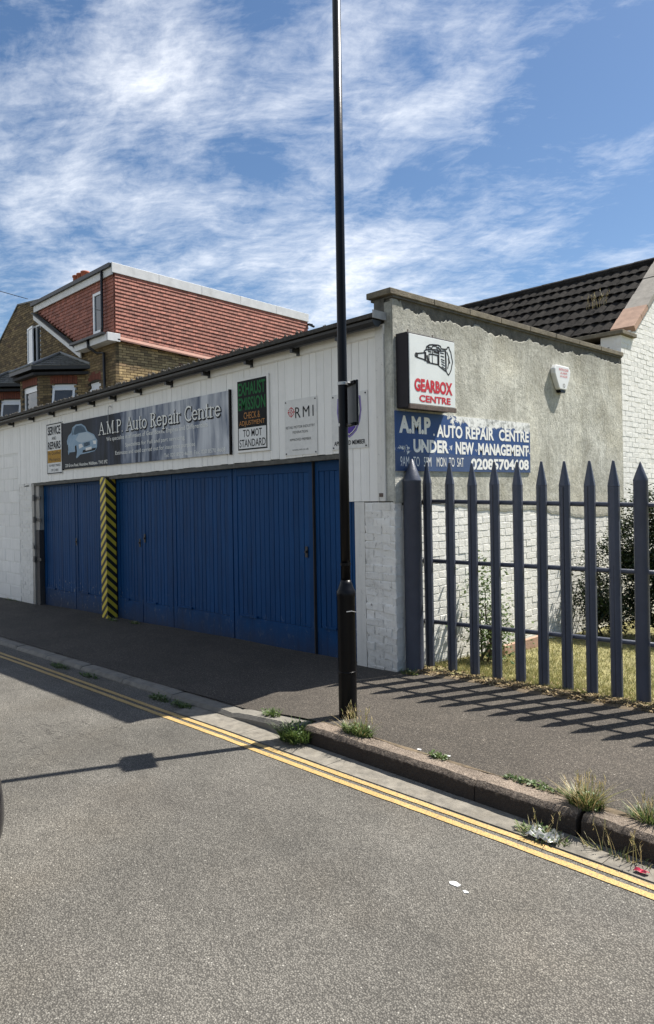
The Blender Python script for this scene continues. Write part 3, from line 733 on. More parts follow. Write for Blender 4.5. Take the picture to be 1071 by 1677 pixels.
# roof sheet, gutter, brackets
box('roof_edge', (-13.0, -0.185, 3.335), (-0.075, 5.0, 3.375), 'roofsheet', garage, shear=lambda x, y: 0.0125 * x * 0.9 + 0.0 * y)
box('roof_edge_end', (-0.074, -0.19, 3.325), (-0.0625, 0.0, 3.40), 'leadgrey', garage)
m = MB(); n = 9; xs = lin(-13, -0.085, 14)
for x in xs:
    for q in range(n):
        a = math.pi * q / (n - 1); m.v.append((x, -0.115 - 0.062 * math.cos(a), 3.318 + 0.0115 * x - 0.062 * math.sin(a)))
for i in range(len(xs) - 1):
    for q in range(n - 1): a = i * n + q; m.f.append((a, a + 1, a + n + 1, a + n))
m.f.append(tuple(range((len(xs) - 1) * n, len(xs) * n))); m.f.append(tuple(range(n - 1, -1, -1)))
m.build('gutter', 'gutter', garage, smooth=False)
for x in (-9.3, -8.35, -7.5, -6.65, -6.02, -5.34, -4.6, -3.8, -2.95, -2.1, -1.3, -0.62):
    z = 3.255 + 0.0115 * x; m = MB(); m.box((x - .02, -0.125, z - 0.035), (x + .02, -0.017, z + 0.01)); m.box((x - .02, -0.03, z - 0.06), (x + .02, -0.0165, z + 0.03)); m.build('gutter_bracket', 'gutter', garage)
# moss lumps on the roof edge
m = MB()
for _ in range(260):
    x = -random.random() ** 0.8 * 10 - .6; y = -0.185 + random.random() * 0.03; r = random.uniform(.006, .02); z = 3.375 + 0.01125 * x
    m.tube([(x - r, y, z), (x, y, z + r * .9), (x + r, y, z)], [r * .5, r, r * .5], 5)
m.build('moss', 'roofsheet', garage, stuff=True)
# doors
DY = 0.115
def gz(x): return 0.019 * x - 0.035
def door_leaf(x0, x1, planks=True, label=None):
    zb = gz((x0 + x1) / 2) + 0.02; zt = 2.16
    m = MB(); m.box((x0 + .004, DY + 0.018, zb), (x1 - .004, DY + 0.05, zt)); d = m.build('door', 'door', garage)
    if label: d['label'] = label
    sw = 0.085 if x1 - x0 > 0.7 else 0.06
    y0 = DY - 0.004
    for a, b in ((x0 + .005, x0 + sw), (x1 - sw, x1 - .005)): m = MB(); m.box((a, y0, zb), (b, DY + 0.017, zt)); m.build('stile', 'door', d, bevel=0.002)
    m = MB(); m.box((x0 + sw, y0 + .001, zt - .22), (x1 - sw, DY + .0172, zt)); m.build('top_rail', 'door', d, bevel=0.002)
    m = MB(); m.box((x0 + sw, y0 + .001, zb), (x1 - sw, DY + .0172, zb + 0.30)); m.build('bottom_rail', 'door', d, bevel=0.002)
    m = MB(); m.box((x0 + sw + .05, y0 - .02, zb + 0.30), (x0 + sw + .05 + min(.32, (x1 - x0) * .3), y0 + .01, zb + 0.325)); m.build('ledge', 'door', d, bevel=0.003)
    x = x0 + sw + .002; wid = x1 - x0 - 2 * sw; n = max(3, round(wid / 0.083)); pw = wid / n
    for i in range(n):
        a = x0 + sw + i * pw; m = MB(); j = random.uniform(-.0015, .0015)
        m.box((a + .003, DY + .004 + j, zb + .302), (a + pw - .003, DY + .0175, zt - .222)); m.build('plank', 'door', d, bevel=0.003)
    return d
door_leaf(-8.30, -7.05); door_leaf(-7.04, -5.80)
door_leaf(-5.62, -4.875); door_leaf(-4.87, -4.06); door_leaf(-4.055, -2.695)
door_leaf(-2.685, -1.235); door_leaf(-1.215, -0.545)
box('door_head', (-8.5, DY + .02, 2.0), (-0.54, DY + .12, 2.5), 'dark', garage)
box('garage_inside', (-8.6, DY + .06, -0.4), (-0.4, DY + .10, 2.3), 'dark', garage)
for (x, z) in ((-4.79, 1.12), (-4.93, 1.05), (-1.36, 1.07), (-7.0, 1.0)):
    m = MB(); m.box((x - .02, DY - .012, z - .06), (x + .02, DY - .0045, z + .06)); m.tube([(x, DY - .03, z), (x, DY - .01, z)], .012, 8); m.build('door_lock', 'gutter', garage)
m = MB(); m.box((-1.232, DY - .03, -0.02), (-1.218, DY + .03, 2.15)); m.build('cover_strip', 'dark', garage)
# hanging wire over banner
m = MB(); m.tube([(-5.55, -.035, 2.82), (-5.55, -.035, 3.02), (-5.545, -.03, 3.07), (-5.50, -.03, 3.085), (-5.46, -.03, 3.06)], .006, 6); tag(m.build('hook_wire', 'steel'), 'thin bent grey wire hook sticking up over the long banner', 'wire')
# garage back
box('rear_wall', (-13, 5.0, -.7), (-0.225, 5.2, 3.3), 'wbrick_back', garage)
box('left_wall', (-13.2, 0.0, -.7), (-13.005, 5.2, 3.15), 'wbrick_back', garage)

# ================================================================== signs on the front
FR = lambda y=-0.006: Face((0, y, 0), (1, 0, 0), (0, -1, 0))
# service and repairs
s = thing('service_sign', (-7.52, -0.01, 2.14), 'narrow white sign reading SERVICE AND REPAIRS at the left end of the fascia', 'sign')
F = FR(-0.014)
m = MB(); m.box((-7.84, -0.012, 2.14), (-7.22, -0.0025, 3.01)); m.build('board', 'signwhite', s)
m = MB()
for a0, z0, a1, z1 in ((-7.83, 2.15, -7.23, 2.165), (-7.83, 2.985, -7.23, 3.0), (-7.83, 2.165, -7.818, 2.985), (-7.242, 2.165, -7.23, 2.985)): flat(m, F, rectpts(a0, z0, a1, z1), .001)
m.build('border', 'ink', s)
m = MB(); flat(m, F, rectpts(-7.80, 2.335, -7.26, 2.545), .001); m.build('panel', 'signamber', s)
put_text(F, 'SERVICE', -7.78, 2.81, -7.28, 2.955, 'ink', s, bold=.02); put_text(F, 'AND', -7.62, 2.725, -7.45, 2.775, 'ink', s)
put_text(F, 'REPAIRS', -7.78, 2.565, -7.28, 2.695, 'ink', s, bold=.02)
put_text(F, 'By Qualified', -7.76, 2.455, -7.29, 2.525, 'ink', s); put_text(F, 'Mechanics', -7.73, 2.36, -7.31, 2.42, 'ink', s)
put_text(F, 'TO MOST MAKES', -7.76, 2.27, -7.29, 2.31, 'inkgrey', s); put_text(F, 'OF CARS', -7.67, 2.19, -7.38, 2.23, 'inkgrey', s)

# long banner, with serif title drawn from strokes
s = thing('banner_sign', (-4.85, -0.03, 2.2), 'long dark to silver banner with serif title and a pale blue car picture', 'banner sign')
m = MB(); m.box((-7.17, -0.032, 2.203), (-2.54, -0.006, 2.958)); m.build('board', 'banner', s)
m = MB(); m.box((-7.185, -0.036, 2.19), (-7.171, -0.004, 2.97)); m.build('edge_strip', 'black', s); m = MB(); m.box((-2.539, -0.036, 2.19), (-2.522, -0.004, 2.97)); m.build('edge_strip', 'black', s)
F = FR(-0.033)
def arc(cx_, cy_, rx, ry, a0, a1, n=10): return [(cx_ + rx * math.cos(R(a0 + (a1 - a0) * i / n)), cy_ + ry * math.sin(R(a0 + (a1 - a0) * i / n))) for i in range(n + 1)]
K, T, H = 0.15, 0.07, 0.68     # thick, thin, x-height
def ser(x, y, w_=0.30): return ([(x - w_ / 2, y), (x + w_ / 2, y)], 0.05)
GL = {
 'A': ([([(.08, .02), (.36, 1)], T), ([(.36, 1), (.68, .02)], K), ([(.2, .36), (.55, .36)], T), ser(.08, .025), ser(.68, .025, .34)], .78),
 'M': ([([(.12, 0), (.14, .98)], T), ([(.14, .98), (.46, .05)], K), ([(.46, .05), (.78, .98)], T), ([(.80, 0), (.80, .98)], K), ser(.12, .025, .24), ser(.82, .025, .3), ser(.10, .975, .2), ser(.84, .975, .2)], .98),
 'P': ([([(.16, 0), (.16, .98)], K), (arc(.30, .74, .25, .23, 90, -90), .1), ([(.16, .97), (.3, .97)], T), ([(.16, .51), (.3, .51)], T), ser(.16, .025, .32), ser(.12, .975, .2)], .62),
 'R': ([([(.16, 0), (.16, .98)], K), (arc(.30, .75, .24, .22, 90, -90), .1), ([(.16, .97), (.3, .97)], T), ([(.16, .53), (.3, .53)], T), ([(.34, .52), (.60, .03)], K), ser(.16, .025, .32), ser(.64, .025, .18), ser(.12, .975, .2)], .72),
 'C': ([(arc(.42, .5, .34, .48, 50, 310, 18), .12), ([(.64, .98), (.64, .7)], .05), ([(.64, .3), (.62, .1)], .05)], .72),
 '.': ([([(.10, .04), (.12, .04)], .13)], .26),
 'u': ([([(.14, H), (.14, .2)], K), (arc(.30, .2, .16, .17, 180, 340, 8), .08), ([(.50, H), (.50, 0)], K), ser(.08, H - .02, .16), ser(.44, H - .02, .14), ser(.56, .025, .14)], .64),
 't': ([([(.18, .92), (.18, .14)], K), (arc(.28, .14, .1, .12, 180, 320, 6), .07), ([(.04, H - .02), (.34, H - .02)], .06)], .38),
 'o': ([(arc(.29, H / 2, .22, H / 2 - .03, 0, 360, 18), .12)], .58),
 'e': ([(arc(.28, H / 2, .21, H / 2 - .03, 0, 320, 16), .11), ([(.1, H / 2 + .02), (.48, H / 2 + .02)], T)], .54),
 'p': ([([(.15, H), (.15, -.28)], K), (arc(.31, H / 2, .19, H / 2 - .03, 130, -130, 12), .11), ser(.15, -.27, .28), ser(.08, H - .02, .14)], .60),
 'a': ([([(.42, H - .18), (.42, 0)], K), (arc(.27, H - .18, .15, .14, 0, 150, 8), .08), (arc(.25, .19, .16, .16, 60, 330, 10), .1), ser(.48, .025, .14)], .55),
 'i': ([([(.14, H), (.14, 0)], K), ser(.14, .025, .28), ser(.08, H - .02, .14), ([(.13, .9), (.15, .9)], .14)], .30),
 'r': ([([(.15, H), (.15, 0)], K), (arc(.30, H - .22, .15, .18, 160, 60, 6), .07), ([(.38, H - .08), (.40, H - .08)], .11), ser(.15, .025, .3), ser(.08, H - .02, .14)], .46),
 'n': ([([(.14, H), (.14, 0)], K), (arc(.31, H - .22, .17, .18, 160, 0, 8), .08), ([(.49, H - .2), (.49, 0)], K), ser(.14, .025, .26), ser(.50, .025, .26), ser(.08, H - .02, .14)], .64),
 ' ': ([], .34)}
def title(body, a0, a1, z0, hgt, mat, d, dx=0, dz=0, fat=0.0):
    tot = sum(GL[c][1] for c in body); sx = (a1 - a0) / tot; m = MB(); a = a0
    for c in body:
        for pts, wd in GL[c][0]: stroke(m, F, [(a + x * sx + dx, z0 + y * hgt + dz) for x, y in pts], (wd + fat) * hgt * 0.93, d)
        a += GL[c][1] * sx
    return m.build('lettering', mat, s)
TT = 'A.M.P. Auto Repair Centre'
title(TT, -5.86, -2.70, 2.672, 0.185, 'ink', .0015, 0.012, -0.012, 0.10); title(TT, -5.86, -2.70, 2.672, 0.185, 'silver', .003)
put_text(F, 'We specialise in all makes of Gear Boxes, Engines and Differentials', -5.62, 2.545, -2.98, 2.625, 'silver', s)
put_text(F, 'Specialists for Full and part servicing', -5.05, 2.43, -3.5, 2.50, 'silver', s)
put_text(F, 'Estimates and used carried out for insurance purpose', -5.35, 2.325, -3.26, 2.40, 'silver', s)
put_text(F, 'Tel: 020 8570 4608  Fax: 020 8570 4608', -4.0, 2.235, -2.62, 2.285, 'silver', s)
put_text(F, '220 Grove Road, Hounslow, Middlesex. TW3 3PZ', -7.06, 2.225, -5.60, 2.285, 'silver', s, bold=.01)
# pale blue car, printed flat
def pic(pts, mat, d, nm='car_picture'):
    m = MB(); a0, z0, sx, sz = -6.985, 2.36, 1.07, 0.545
    flat(m, F, [(a0 + x * sx, z0 + z * sz) for x, z in pts], d); m.build(nm, mat, s)
pic([(.02, .30), (.0, .55), (.05, .70), (.16, .78), (.2, .93), (.32, 1.0), (.5, .99), (.62, .90), (.70, .74), (.90, .62), (1.0, .44), (.99, .25), (.92, .15), (.72, .12), (.45, .10), (.38, .04), (.32, .0), (.29, .12), (.28, .2), (.08, .2), (.05, .12)], 'carblue', .0008)
pic([(.30, .55), (.42, .72), (.68, .72), (.90, .58), (.93, .50), (.75, .46), (.5, .44), (.38, .48)], 'carpale', .0014)
pic([(.22, .72), (.27, .90), (.34, .955), (.50, .95), (.60, .86), (.66, .735), (.42, .735), (.30, .70)], 'carglass', .0014)
pic([(.17, .70), (.21, .88), (.24, .93), (.20, .70)], 'carglass', .0014)
pic([(.27, .36), (.32, .40), (.34, .20), (.32, .05), (.29, .10)], 'signblack', .0014)
pic([(.0, .42), (.03, .46), (.045, .25), (.02, .28)], 'signblack', .0014)
pic([(.56, .42), (.76, .44), (.77, .34), (.58, .30)], 'carglass', .0016)
pic([(.40, .40), (.50, .41), (.55, .32), (.42, .27)], 'signwhite', .0016)
pic([(.86, .45), (.96, .44), (.96, .34), (.88, .35)], 'signwhite', .0016)
pic([(.52, .14), (.92, .17), (.96, .24), (.54, .22)], 'signblack', .0016)
pic([(.63, .19), (.82, .21), (.82, .29), (.63, .27)], 'signwhite', .0022)
m = MB(); stroke(m, F, [(-6.985 + 1.07 * (.66 + .03 * math.cos(i * .5)), 2.36 + .545 * (.375 + .05 * math.sin(i * .5))) for i in range(13)], .008, .003); m.build('car_badge', 'ink', s)

# exhaust sign
s = thing('exhaust_sign', (-2.11, -0.02, 2.2), 'black and white sign reading EXHAUST EMISSION in green capitals', 'sign')
m = MB(); m.box((-2.405, -0.022, 2.20), (-1.805, -0.003, 3.065)); m.build('frame', 'board', s, bevel=.004)
F = FR(-0.0235)
m = MB(); flat(m, F, rectpts(-2.378, 2.228, -1.838, 3.038), 0.0); m.build('face', 'signblack', s)
m = MB(); flat(m, F, rectpts(-2.362, 2.245, -1.855, 2.485), 0.001); m.build('panel', 'signwhite', s)
put_text(F, 'EXHAUST', -2.36, 2.862, -1.86, 3.012, 'green', s, bold=.02); put_text(F, 'EMISSION', -2.36, 2.69, -1.86, 2.84, 'green', s, bold=.015)
put_text(F, 'CHECK &', -2.26, 2.588, -1.96, 2.665, 'amber', s); put_text(F, 'ADJUSTMENT', -2.35, 2.498, -1.875, 2.568, 'amber', s)
put_text(F, 'TO MOT', -2.28, 2.378, -1.93, 2.465, 'ink', s, bold=.01); put_text(F, 'STANDARD', -2.35, 2.262, -1.865, 2.352, 'ink', s, bold=.01)

# federation plate
s = thing('member_plate', (-1.29, -0.01, 2.12), 'pale screwed plate reading RMI with small red cross emblem', 'sign')
m = MB(); m.box((-1.552, -0.009, 2.12), (-1.038, -0.0025, 2.725)); m.build('plate', 'plate', s)
F = FR(-0.0095)
put_text(F, 'RMI', -1.375, 2.52, -1.085, 2.635, 'ink', s, spacing=1.3)
m = MB(); c0 = (-1.44, 2.59)
for k in range(4):
    a = k * math.pi / 2; dx_, dz_ = math.cos(a), math.sin(a)
    for q, wq in ((.018, .016), (.045, .020)): flat(m, F, [(c0[0] + dx_ * q + u_ * wq / 2, c0[1] + dz_ * q + v_ * wq / 2) for u_, v_ in ((-1, -1), (1, -1), (1, 1), (-1, 1))], .001)
    for sg in (-1, 1): flat(m, F, [(c0[0] + dx_ * .038 - dz_ * sg * .022 + u_ * .007, c0[1] + dz_ * .038 + dx_ * sg * .022 + v_ * .007) for u_, v_ in ((-1, -1), (1, -1), (1, 1), (-1, 1))], .0015)
m.build('emblem', 'red', s)
put_text(F, 'RETAIL MOTOR INDUSTRY', -1.53, 2.41, -1.07, 2.438, 'inkgrey', s); put_text(F, 'FEDERATION', -1.42, 2.355, -1.18, 2.382, 'inkgrey', s)
put_text(F, 'APPROVED MEMBER', -1.47, 2.275, -1.13, 2.302, 'inkgrey', s); put_text(F, 'www.rmi.co.uk', -1.43, 2.17, -1.17, 2.19, 'inkgrey', s)
def screws(pts, par, y=-0.011):
    for x, z in pts:
        q = MB(); q.tube([(x, y + .006, z), (x, y - .003, z)], .008, 8); q.build('screw', 'ink', par)
screws([(-1.53, 2.70), (-1.06, 2.70), (-1.53, 2.14), (-1.06, 2.14)], s)

# shield plate
s = thing('shield_plate', (-0.57, -0.01, 2.14), 'plate with purple shield reading TRUST MY GARAGE half hidden by the lamp post', 'sign')
m = MB(); m.box((-0.82, -0.008, 2.14), (-0.32, -0.0025, 2.70)); m.build('plate', 'plate', s)
F = FR(-0.0085)
def shield(sc_, mat, d):
    pts = [(-.16, .19), (-.08, .205), (0, .21), (.08, .205), (.16, .19), (.17, .05), (.15, -.06), (.10, -.15), (.05, -.19), (0, -.215), (-.05, -.19), (-.10, -.15), (-.15, -.06), (-.17, .05)]
    m = MB(); flat(m, F, [(-0.57 + x * sc_, 2.465 + z * sc_) for x, z in pts], d); m.build('shield', mat, s)
shield(1.0, 'lilac', .001); shield(.90, 'ink', .0016); shield(.86, 'silver', .0022); shield(.82, 'purple', .0028)
put_text(F, 'TRUST', -0.69, 2.535, -0.45, 2.60, 'silver', s, .0035, bold=.03); put_text(F, 'MY GARAGE', -0.69, 2.485, -0.45, 2.518, 'silver', s, .0035)
put_text(F, '10', -0.575, 2.40, -0.53, 2.43, 'silver', s, .0035)
put_text(F, 'APPROVED MEMBER', -0.785, 2.180, -0.355, 2.225, 'ink', s, bold=.02)
screws([(-.795, 2.675), (-.345, 2.675), (-.795, 2.16), (-.345, 2.16)], s)

# ================================================================== signs on the flank
FS = lambda x_: Face((x_, 0, 0), (0, 1, 0), (1, 0, 0), 0.012)
s = thing('painted_board_sign', (0.02, 1.2, 1.9), 'flaking blue hand painted board with garage name and telephone number', 'sign')
m = MB(); m.prism([(0.012, -0.0, 1.897), (0.012, 2.44, 1.91), (0.012, 2.44, 2.493), (0.012, -0.0, 2.465)], (0.012, 0, 0)); m.build('board', 'ampsign', s)
F = FS(0.0245)
L = 'ampletter'
put_text(F, 'A.M.P', 0.05, 2.255, 0.535, 2.425, L, s, bold=.05); put_text(F, '.', 0.575, 2.245, 0.60, 2.27, L, s, bold=.03)
put_text(F, 'AUTO', 0.635, 2.235, 1.075, 2.365, L, s, bold=.032); put_text(F, 'REPAIR', 1.135, 2.235, 1.67, 2.365, L, s, bold=.032); put_text(F, 'CENTRE', 1.77, 2.235, 2.41, 2.365, L, s, bold=.032)
put_text(F, 'UNDER', 0.26, 2.075, 0.83, 2.205, L, s, bold=.04); put_text(F, 'NEW', 0.95, 2.07, 1.28, 2.20, L, s, bold=.04); put_text(F, 'MANAGEMENT', 1.36, 2.07, 2.40, 2.20, L, s, bold=.04)
put_text(F, '9AM   TO   5PM    MON  TO  SAT', 0.06, 1.94, 1.09, 2.035, L, s, bold=0); put_text(F, '02085704608', 1.22, 1.91, 2.40, 2.035, L, s, bold=.04)

s = thing('lightbox_sign', (0.08, 0.46, 2.49), 'square white lightbox with gearbox drawing over red GEARBOX CENTRE', 'lightbox sign')
y0, y1, z0, z1 = 0.035, 0.775, 2.485, 3.19
m = MB(); k = lambda x, y: 0.012 * y
m.box((0.014, y0, z0), (0.155, y1, z1), k); m.build('case', 'lbframe', s, bevel=.006)
m = MB(); m.box((0.156, y0 + .012, z0 + .035), (0.166, y1 - .012, z1 - .015), k); m.build('face_panel', 'lightbox', s, bevel=.004)
m = MB(); m.box((0.150, y0 + .005, z0 - .012), (0.172, y1 - .002, z0 + .032), k); m.build('sill_trim', 'rust', s, bevel=.003)
for y in (0.14, 0.52): m = MB(); m.box((0.07, y, z1 - .02), (0.078, y + .008, z1 + .05)); m.build('fixing_stub', 'rust', s)
F = FS(0.1665)
put_text(F, 'GEARBOX', 0.115, 2.640, 0.715, 2.765, 'red', s, bold=.045, skew=0.0); put_text(F, 'CENTRE', 0.185, 2.545, 0.68, 2.612, 'red', s, bold=.032)
m = MB()
def gp(x, y): return (0.13 + (x - 260) / 645 * 0.60, 2.81 + (830 - (y + (x - 260) * -0.0) ) / 560 * 0.30)
def gs(pts, wd=.013): stroke(m, F, [gp(x, y - (x - 260) * 0.16 + 40) for x, y in pts], wd, .001)
gs([(262, 470), (275, 440), (305, 445), (415, 430), (412, 400), (440, 375), (455, 315), (500, 285), (560, 278), (650, 282), (690, 300), (700, 345), (760, 350), (800, 345), (815, 310), (840, 310), (845, 350), (870, 400), (885, 500), (900, 580), (885, 650), (870, 730), (850, 780), (825, 825), (805, 800), (790, 765), (730, 720), (660, 660), (640, 635), (560, 620), (490, 605), (470, 600), (440, 565), (380, 540), (300, 515), (270, 500), (262, 470)])
gs([(285, 470), (300, 480), (290, 500)], .02); gs([(430, 430), (430, 560)], .03); gs([(460, 480), (470, 560)], .02); gs([(440, 375), (560, 365), (650, 370)]); gs([(470, 330), (540, 340), (560, 300), (620, 300)])
gs([(500, 285), (480, 350)], .01); gs([(560, 370), (550, 450), (490, 450), (490, 600)]); gs([(550, 450), (640, 470), (640, 630)]); gs([(545, 470), (548, 600)], .009)
gs([(580, 400), (640, 420), (650, 380)], .022); gs([(620, 330), (660, 330), (690, 380)], .016); gs([(660, 390), (655, 640)], .016); gs([(670, 390), (770, 380)], .012)
gs([(775, 380), (780, 560), (780, 750)], .022); gs([(800, 400), (835, 500), (830, 600), (810, 700)], .012); gs([(830, 520), (845, 600)], .02)
for yy in (420, 475, 535, 575, 620, 670): gs([(685 + (yy - 420) * .1, yy), (745 + (yy - 420) * .06, yy + 12 + (yy - 420) * .12)], .010)
gs([(480, 400), (530, 410)], .012); gs([(460, 590), (500, 590)], .02)
m.build('gearbox_drawing', 'ink', s)

s = thing('alarm_box', (0.05, 3.15, 2.93), 'small white five sided burglar alarm box with red print on the grey flank wall', 'alarm box')
m = MB(); poly = [(2.965, 3.20), (3.01, 3.25), (3.33, 3.25), (3.375, 3.20), (3.365, 3.14), (3.27, 2.97), (3.25, 2.95), (3.09, 2.95), (3.07, 2.97), (2.97, 3.14)]
m.prism([(0.012, y, z) for y, z in poly], (0.065, 0, 0)); m.build('cover', 'white', s, bevel=.012)
m = MB(); poly2 = [(3.10, 2.948), (3.24, 2.948), (3.22, 2.915), (3.12, 2.915)]; m.prism([(0.015, y, z) for y, z in poly2], (0.06, 0, 0)); m.build('base', 'black', s)
F = FS(0.0785)
put_text(F, 'INTRUDER', 3.07, 3.145, 3.31, 3.175, 'red', s, d=.001); put_text(F, 'ALARM', 3.10, 3.105, 3.27, 3.13, 'red', s, d=.001); put_text(F, '24 HOUR', 3.09, 3.065, 3.28, 3.09, 'red', s, d=.001)
F0 = F
m = MB(); stroke(m, F, [(3.19 + .022 * math.cos(i * .55), 2.965 + .022 * math.sin(i * .55)) for i in range(13)], .006, .001); m.build('emblem', 'ink', s)

# ================================================================== chapel-like hall behind
hall = thing('hall_building', (-3, 7.4, -0.3), 'white painted brick hall with dark tiled roof and stone gable coping behind the garage', 'hall')
def gable(y): return 4.0 + 0.84 * (min(y, 14.8 - y) - 5.45) if 5.45 < y < 9.35 else 3.95
sp = brick_specs((0, 0, 0), (0, 1, 0), (1, 0, 0), 5.06, 9.75, 0.9, 5.7, test=lambda a, z: z < gable(a) - 0.03, bl=.220, bh=.070, j=.005, jit=0.0014)
pieces('brick', sp, 'sbrick', hall, ROUGH, 290, 'hall_brickwork')
m = MB(); m.prism([(-0.3, 5.06, -1), (-0.3, 9.75, -1), (-0.3, 9.75, 3.93), (-0.3, 9.35, 3.93), (-0.3, 7.4, 5.60), (-0.3, 5.45, 3.93), (-0.3, 5.06, 3.93)], (0.2975, 0, 0)); m.build('wall', 'wbrick_back', hall)
box('wall', (-12, 5.3, -1), (-0.305, 9.6, 3.6), 'coping_grey', hall)
sp = brick_specs((0, 5.06, 0), (1, 0, 0), (0, -1, 0), -0.80, -0.105, 3.55, 3.93, bl=0.43, bh=.14, dep=.16)
pieces('return_block', sp, 'coping_grey', hall, ROUGH, 50)
m = MB(); m.box((-0.85, 5.0, 3.935), (0.05, 5.50, 3.995)); m.build('kneeler_slab', 'coping', hall, bevel=.008)
m = MB(); m.prism([(-.3, 5.46, 3.997), (-.3, 5.75, 3.997), (-.3, 5.75, 4.2), (-.3, 5.46, 4.06)], (.29, 0, 0)); m.build('kneeler_block', 'coping', hall, bevel=.006)
sl = Vector((0, math.cos(R(40)), math.sin(R(40)))); nrm = Vector((0, -math.sin(R(40)), math.cos(R(40))))
st = Vector((-0.30, 5.42, 4.04)); Lq = 0.0
for i, ln in enumerate((.33, .31, .48, .5, .5, .5)):
    m = MB(); th = 0.075 - 0.008 * (i % 2)
    m.obox(st + sl * (Lq + .003) - nrm * 0.02, Vector((0.36, 0, 0)), sl * (ln - .006), nrm * (th + (0.02 if i < 2 else 0))); m.build('gable_coping', 'sandstone' if i < 2 else 'coping_grey', hall, bevel=.006); Lq += ln
sl2 = Vector((0, math.cos(R(40)), -math.sin(R(40)))); n2 = Vector((0, math.sin(R(40)), math.cos(R(40))))
for i in range(5):
    m = MB(); m.obox(Vector((-.3, 7.45, 5.70)) + sl2 * (i * .5 + .003) - n2 * .02, (.36, 0, 0), sl2 * .49, n2 * .08); m.build('gable_coping', 'coping_grey', hall, bevel=.006)
# roof tiles: double roll
def roll_tile():
    m = MB(); nx = 9; prof = [0.0, .25, .5, .65, .7, .65, .5, .25, 0.0]
    for yv in (-.5, .5):
        for i, h in enumerate(prof):
            m.v.append((-.5 + i / (nx - 1), yv, h)); 
    for yv in (-.5, .5):
        for i, h in enumerate(prof): m.v.append((-.5 + i / (nx - 1), yv, h - 0.55))
    for i in range(nx - 1):
        m.f += [(i, i + 1, nx + i + 1, nx + i), (2 * nx + i, i + 2 * nx + 1, i + 1, i)[::1], (3 * nx + i + 1, 3 * nx + i, nx + i, nx + i + 1)]
    me = bpy.data.meshes.new('roof_tile'); me.from_pydata(m.v, [], m.f); return me
tm = roll_tile(); sp = []
ry, rz = 5.22, 3.74; sl = Vector((0, math.cos(R(40)), math.sin(R(40))))
rng_ = random.Random(5)
for r in range(9):
    for c in range(76):
        x = -0.36 - c * 0.16 - (0.08 if r % 2 else 0); d = r * 0.315 + 0.16 + rng_.uniform(-.008, .008)
        tilt = R(40) - 0.10 + rng_.uniform(-.012, .012)
        sy = Vector((0, math.cos(tilt), math.sin(tilt))); sz = Vector((0, -math.sin(tilt), math.cos(tilt))); sxv = Vector((1, 0, 0))
        rm = Matrix(((sxv.x, sy.x, sz.x), (sxv.y, sy.y, sz.y), (sxv.z, sy.z, sz.z)))
        sp.append((Vector((x, ry, rz)) + sl * d + Vector((0, -math.sin(R(40)), math.cos(R(40)))) * (0.035 + rng_.uniform(-.007, .007)), rm, (0.158, 0.36, 0.022)))
pieces('roof_tile', sp, 'rooftile', hall, [tm], 300, 'roof_tile_rows')
m = MB(); m.obox((-12.3, 5.22, 3.66), (12.0, 0, 0), sl * 2.86, (0, 0, -.05)); m.obox((-12.3, 7.41, 5.53), (12.0, 0, 0), Vector((0, math.cos(R(40)), -math.sin(R(40)))) * 2.9, (0, 0, -.05)); m.build('roof_deck', 'rooftile', hall)
for i in range(27):
    m = MB(); x = -0.3 - i * .44; m.tube([(x, 7.40, 5.565), (x - .435, 7.40, 5.565)], [.10, .105], 10); m.build('ridge_tile', 'rooftile', hall)

# ================================================================== brick house at the left
house = thing('brick_house', (-16, 6, -0.3), 'tall yellow brick house with red tile hung dormer beyond the garage roof', 'house')
HY, HX = 4.35, -13.6
wallpoly = [(-13.6, 6.04), (-15.45, 6.04), (-18.72, 7.76), (-18.60, 8.22), (-20.40, 8.43), (-22.1, 7.47), (-25.5, 5.6), (-25.5, 4.1), (-13.6, 4.1)]
holes = [(-19.70, -18.60, 6.22, 7.53), (-15.22, -14.50, 4.0, 5.10)]
arch = [(-15.22, -14.50, 5.10, 5.34)]
bayr = (-19.0, -15.45)
def wtest(a, z):
    if not inpoly(a, z, wallpoly): return False
    for x0, x1, z0, z1 in holes + arch:
        if x0 < a < x1 and z0 < z < z1: return False
    return True
sp = brick_specs((0, HY, 0), (1, 0, 0), (0, -1, 0), -25.5, -13.6, 4.2, 8.5, test=wtest, j=.014, bl=.211, bh=.061, jit=.004)
sp2 = brick_specs((HX, 0, 0), (0, 1, 0), (1, 0, 0), HY + 0.106, 11.5, 4.2, 6.25, test=lambda a, z: z < 6.20 - .065 * (a - HY) - 0.12, j=.014, bl=.211, bh=.061, jit=.004)
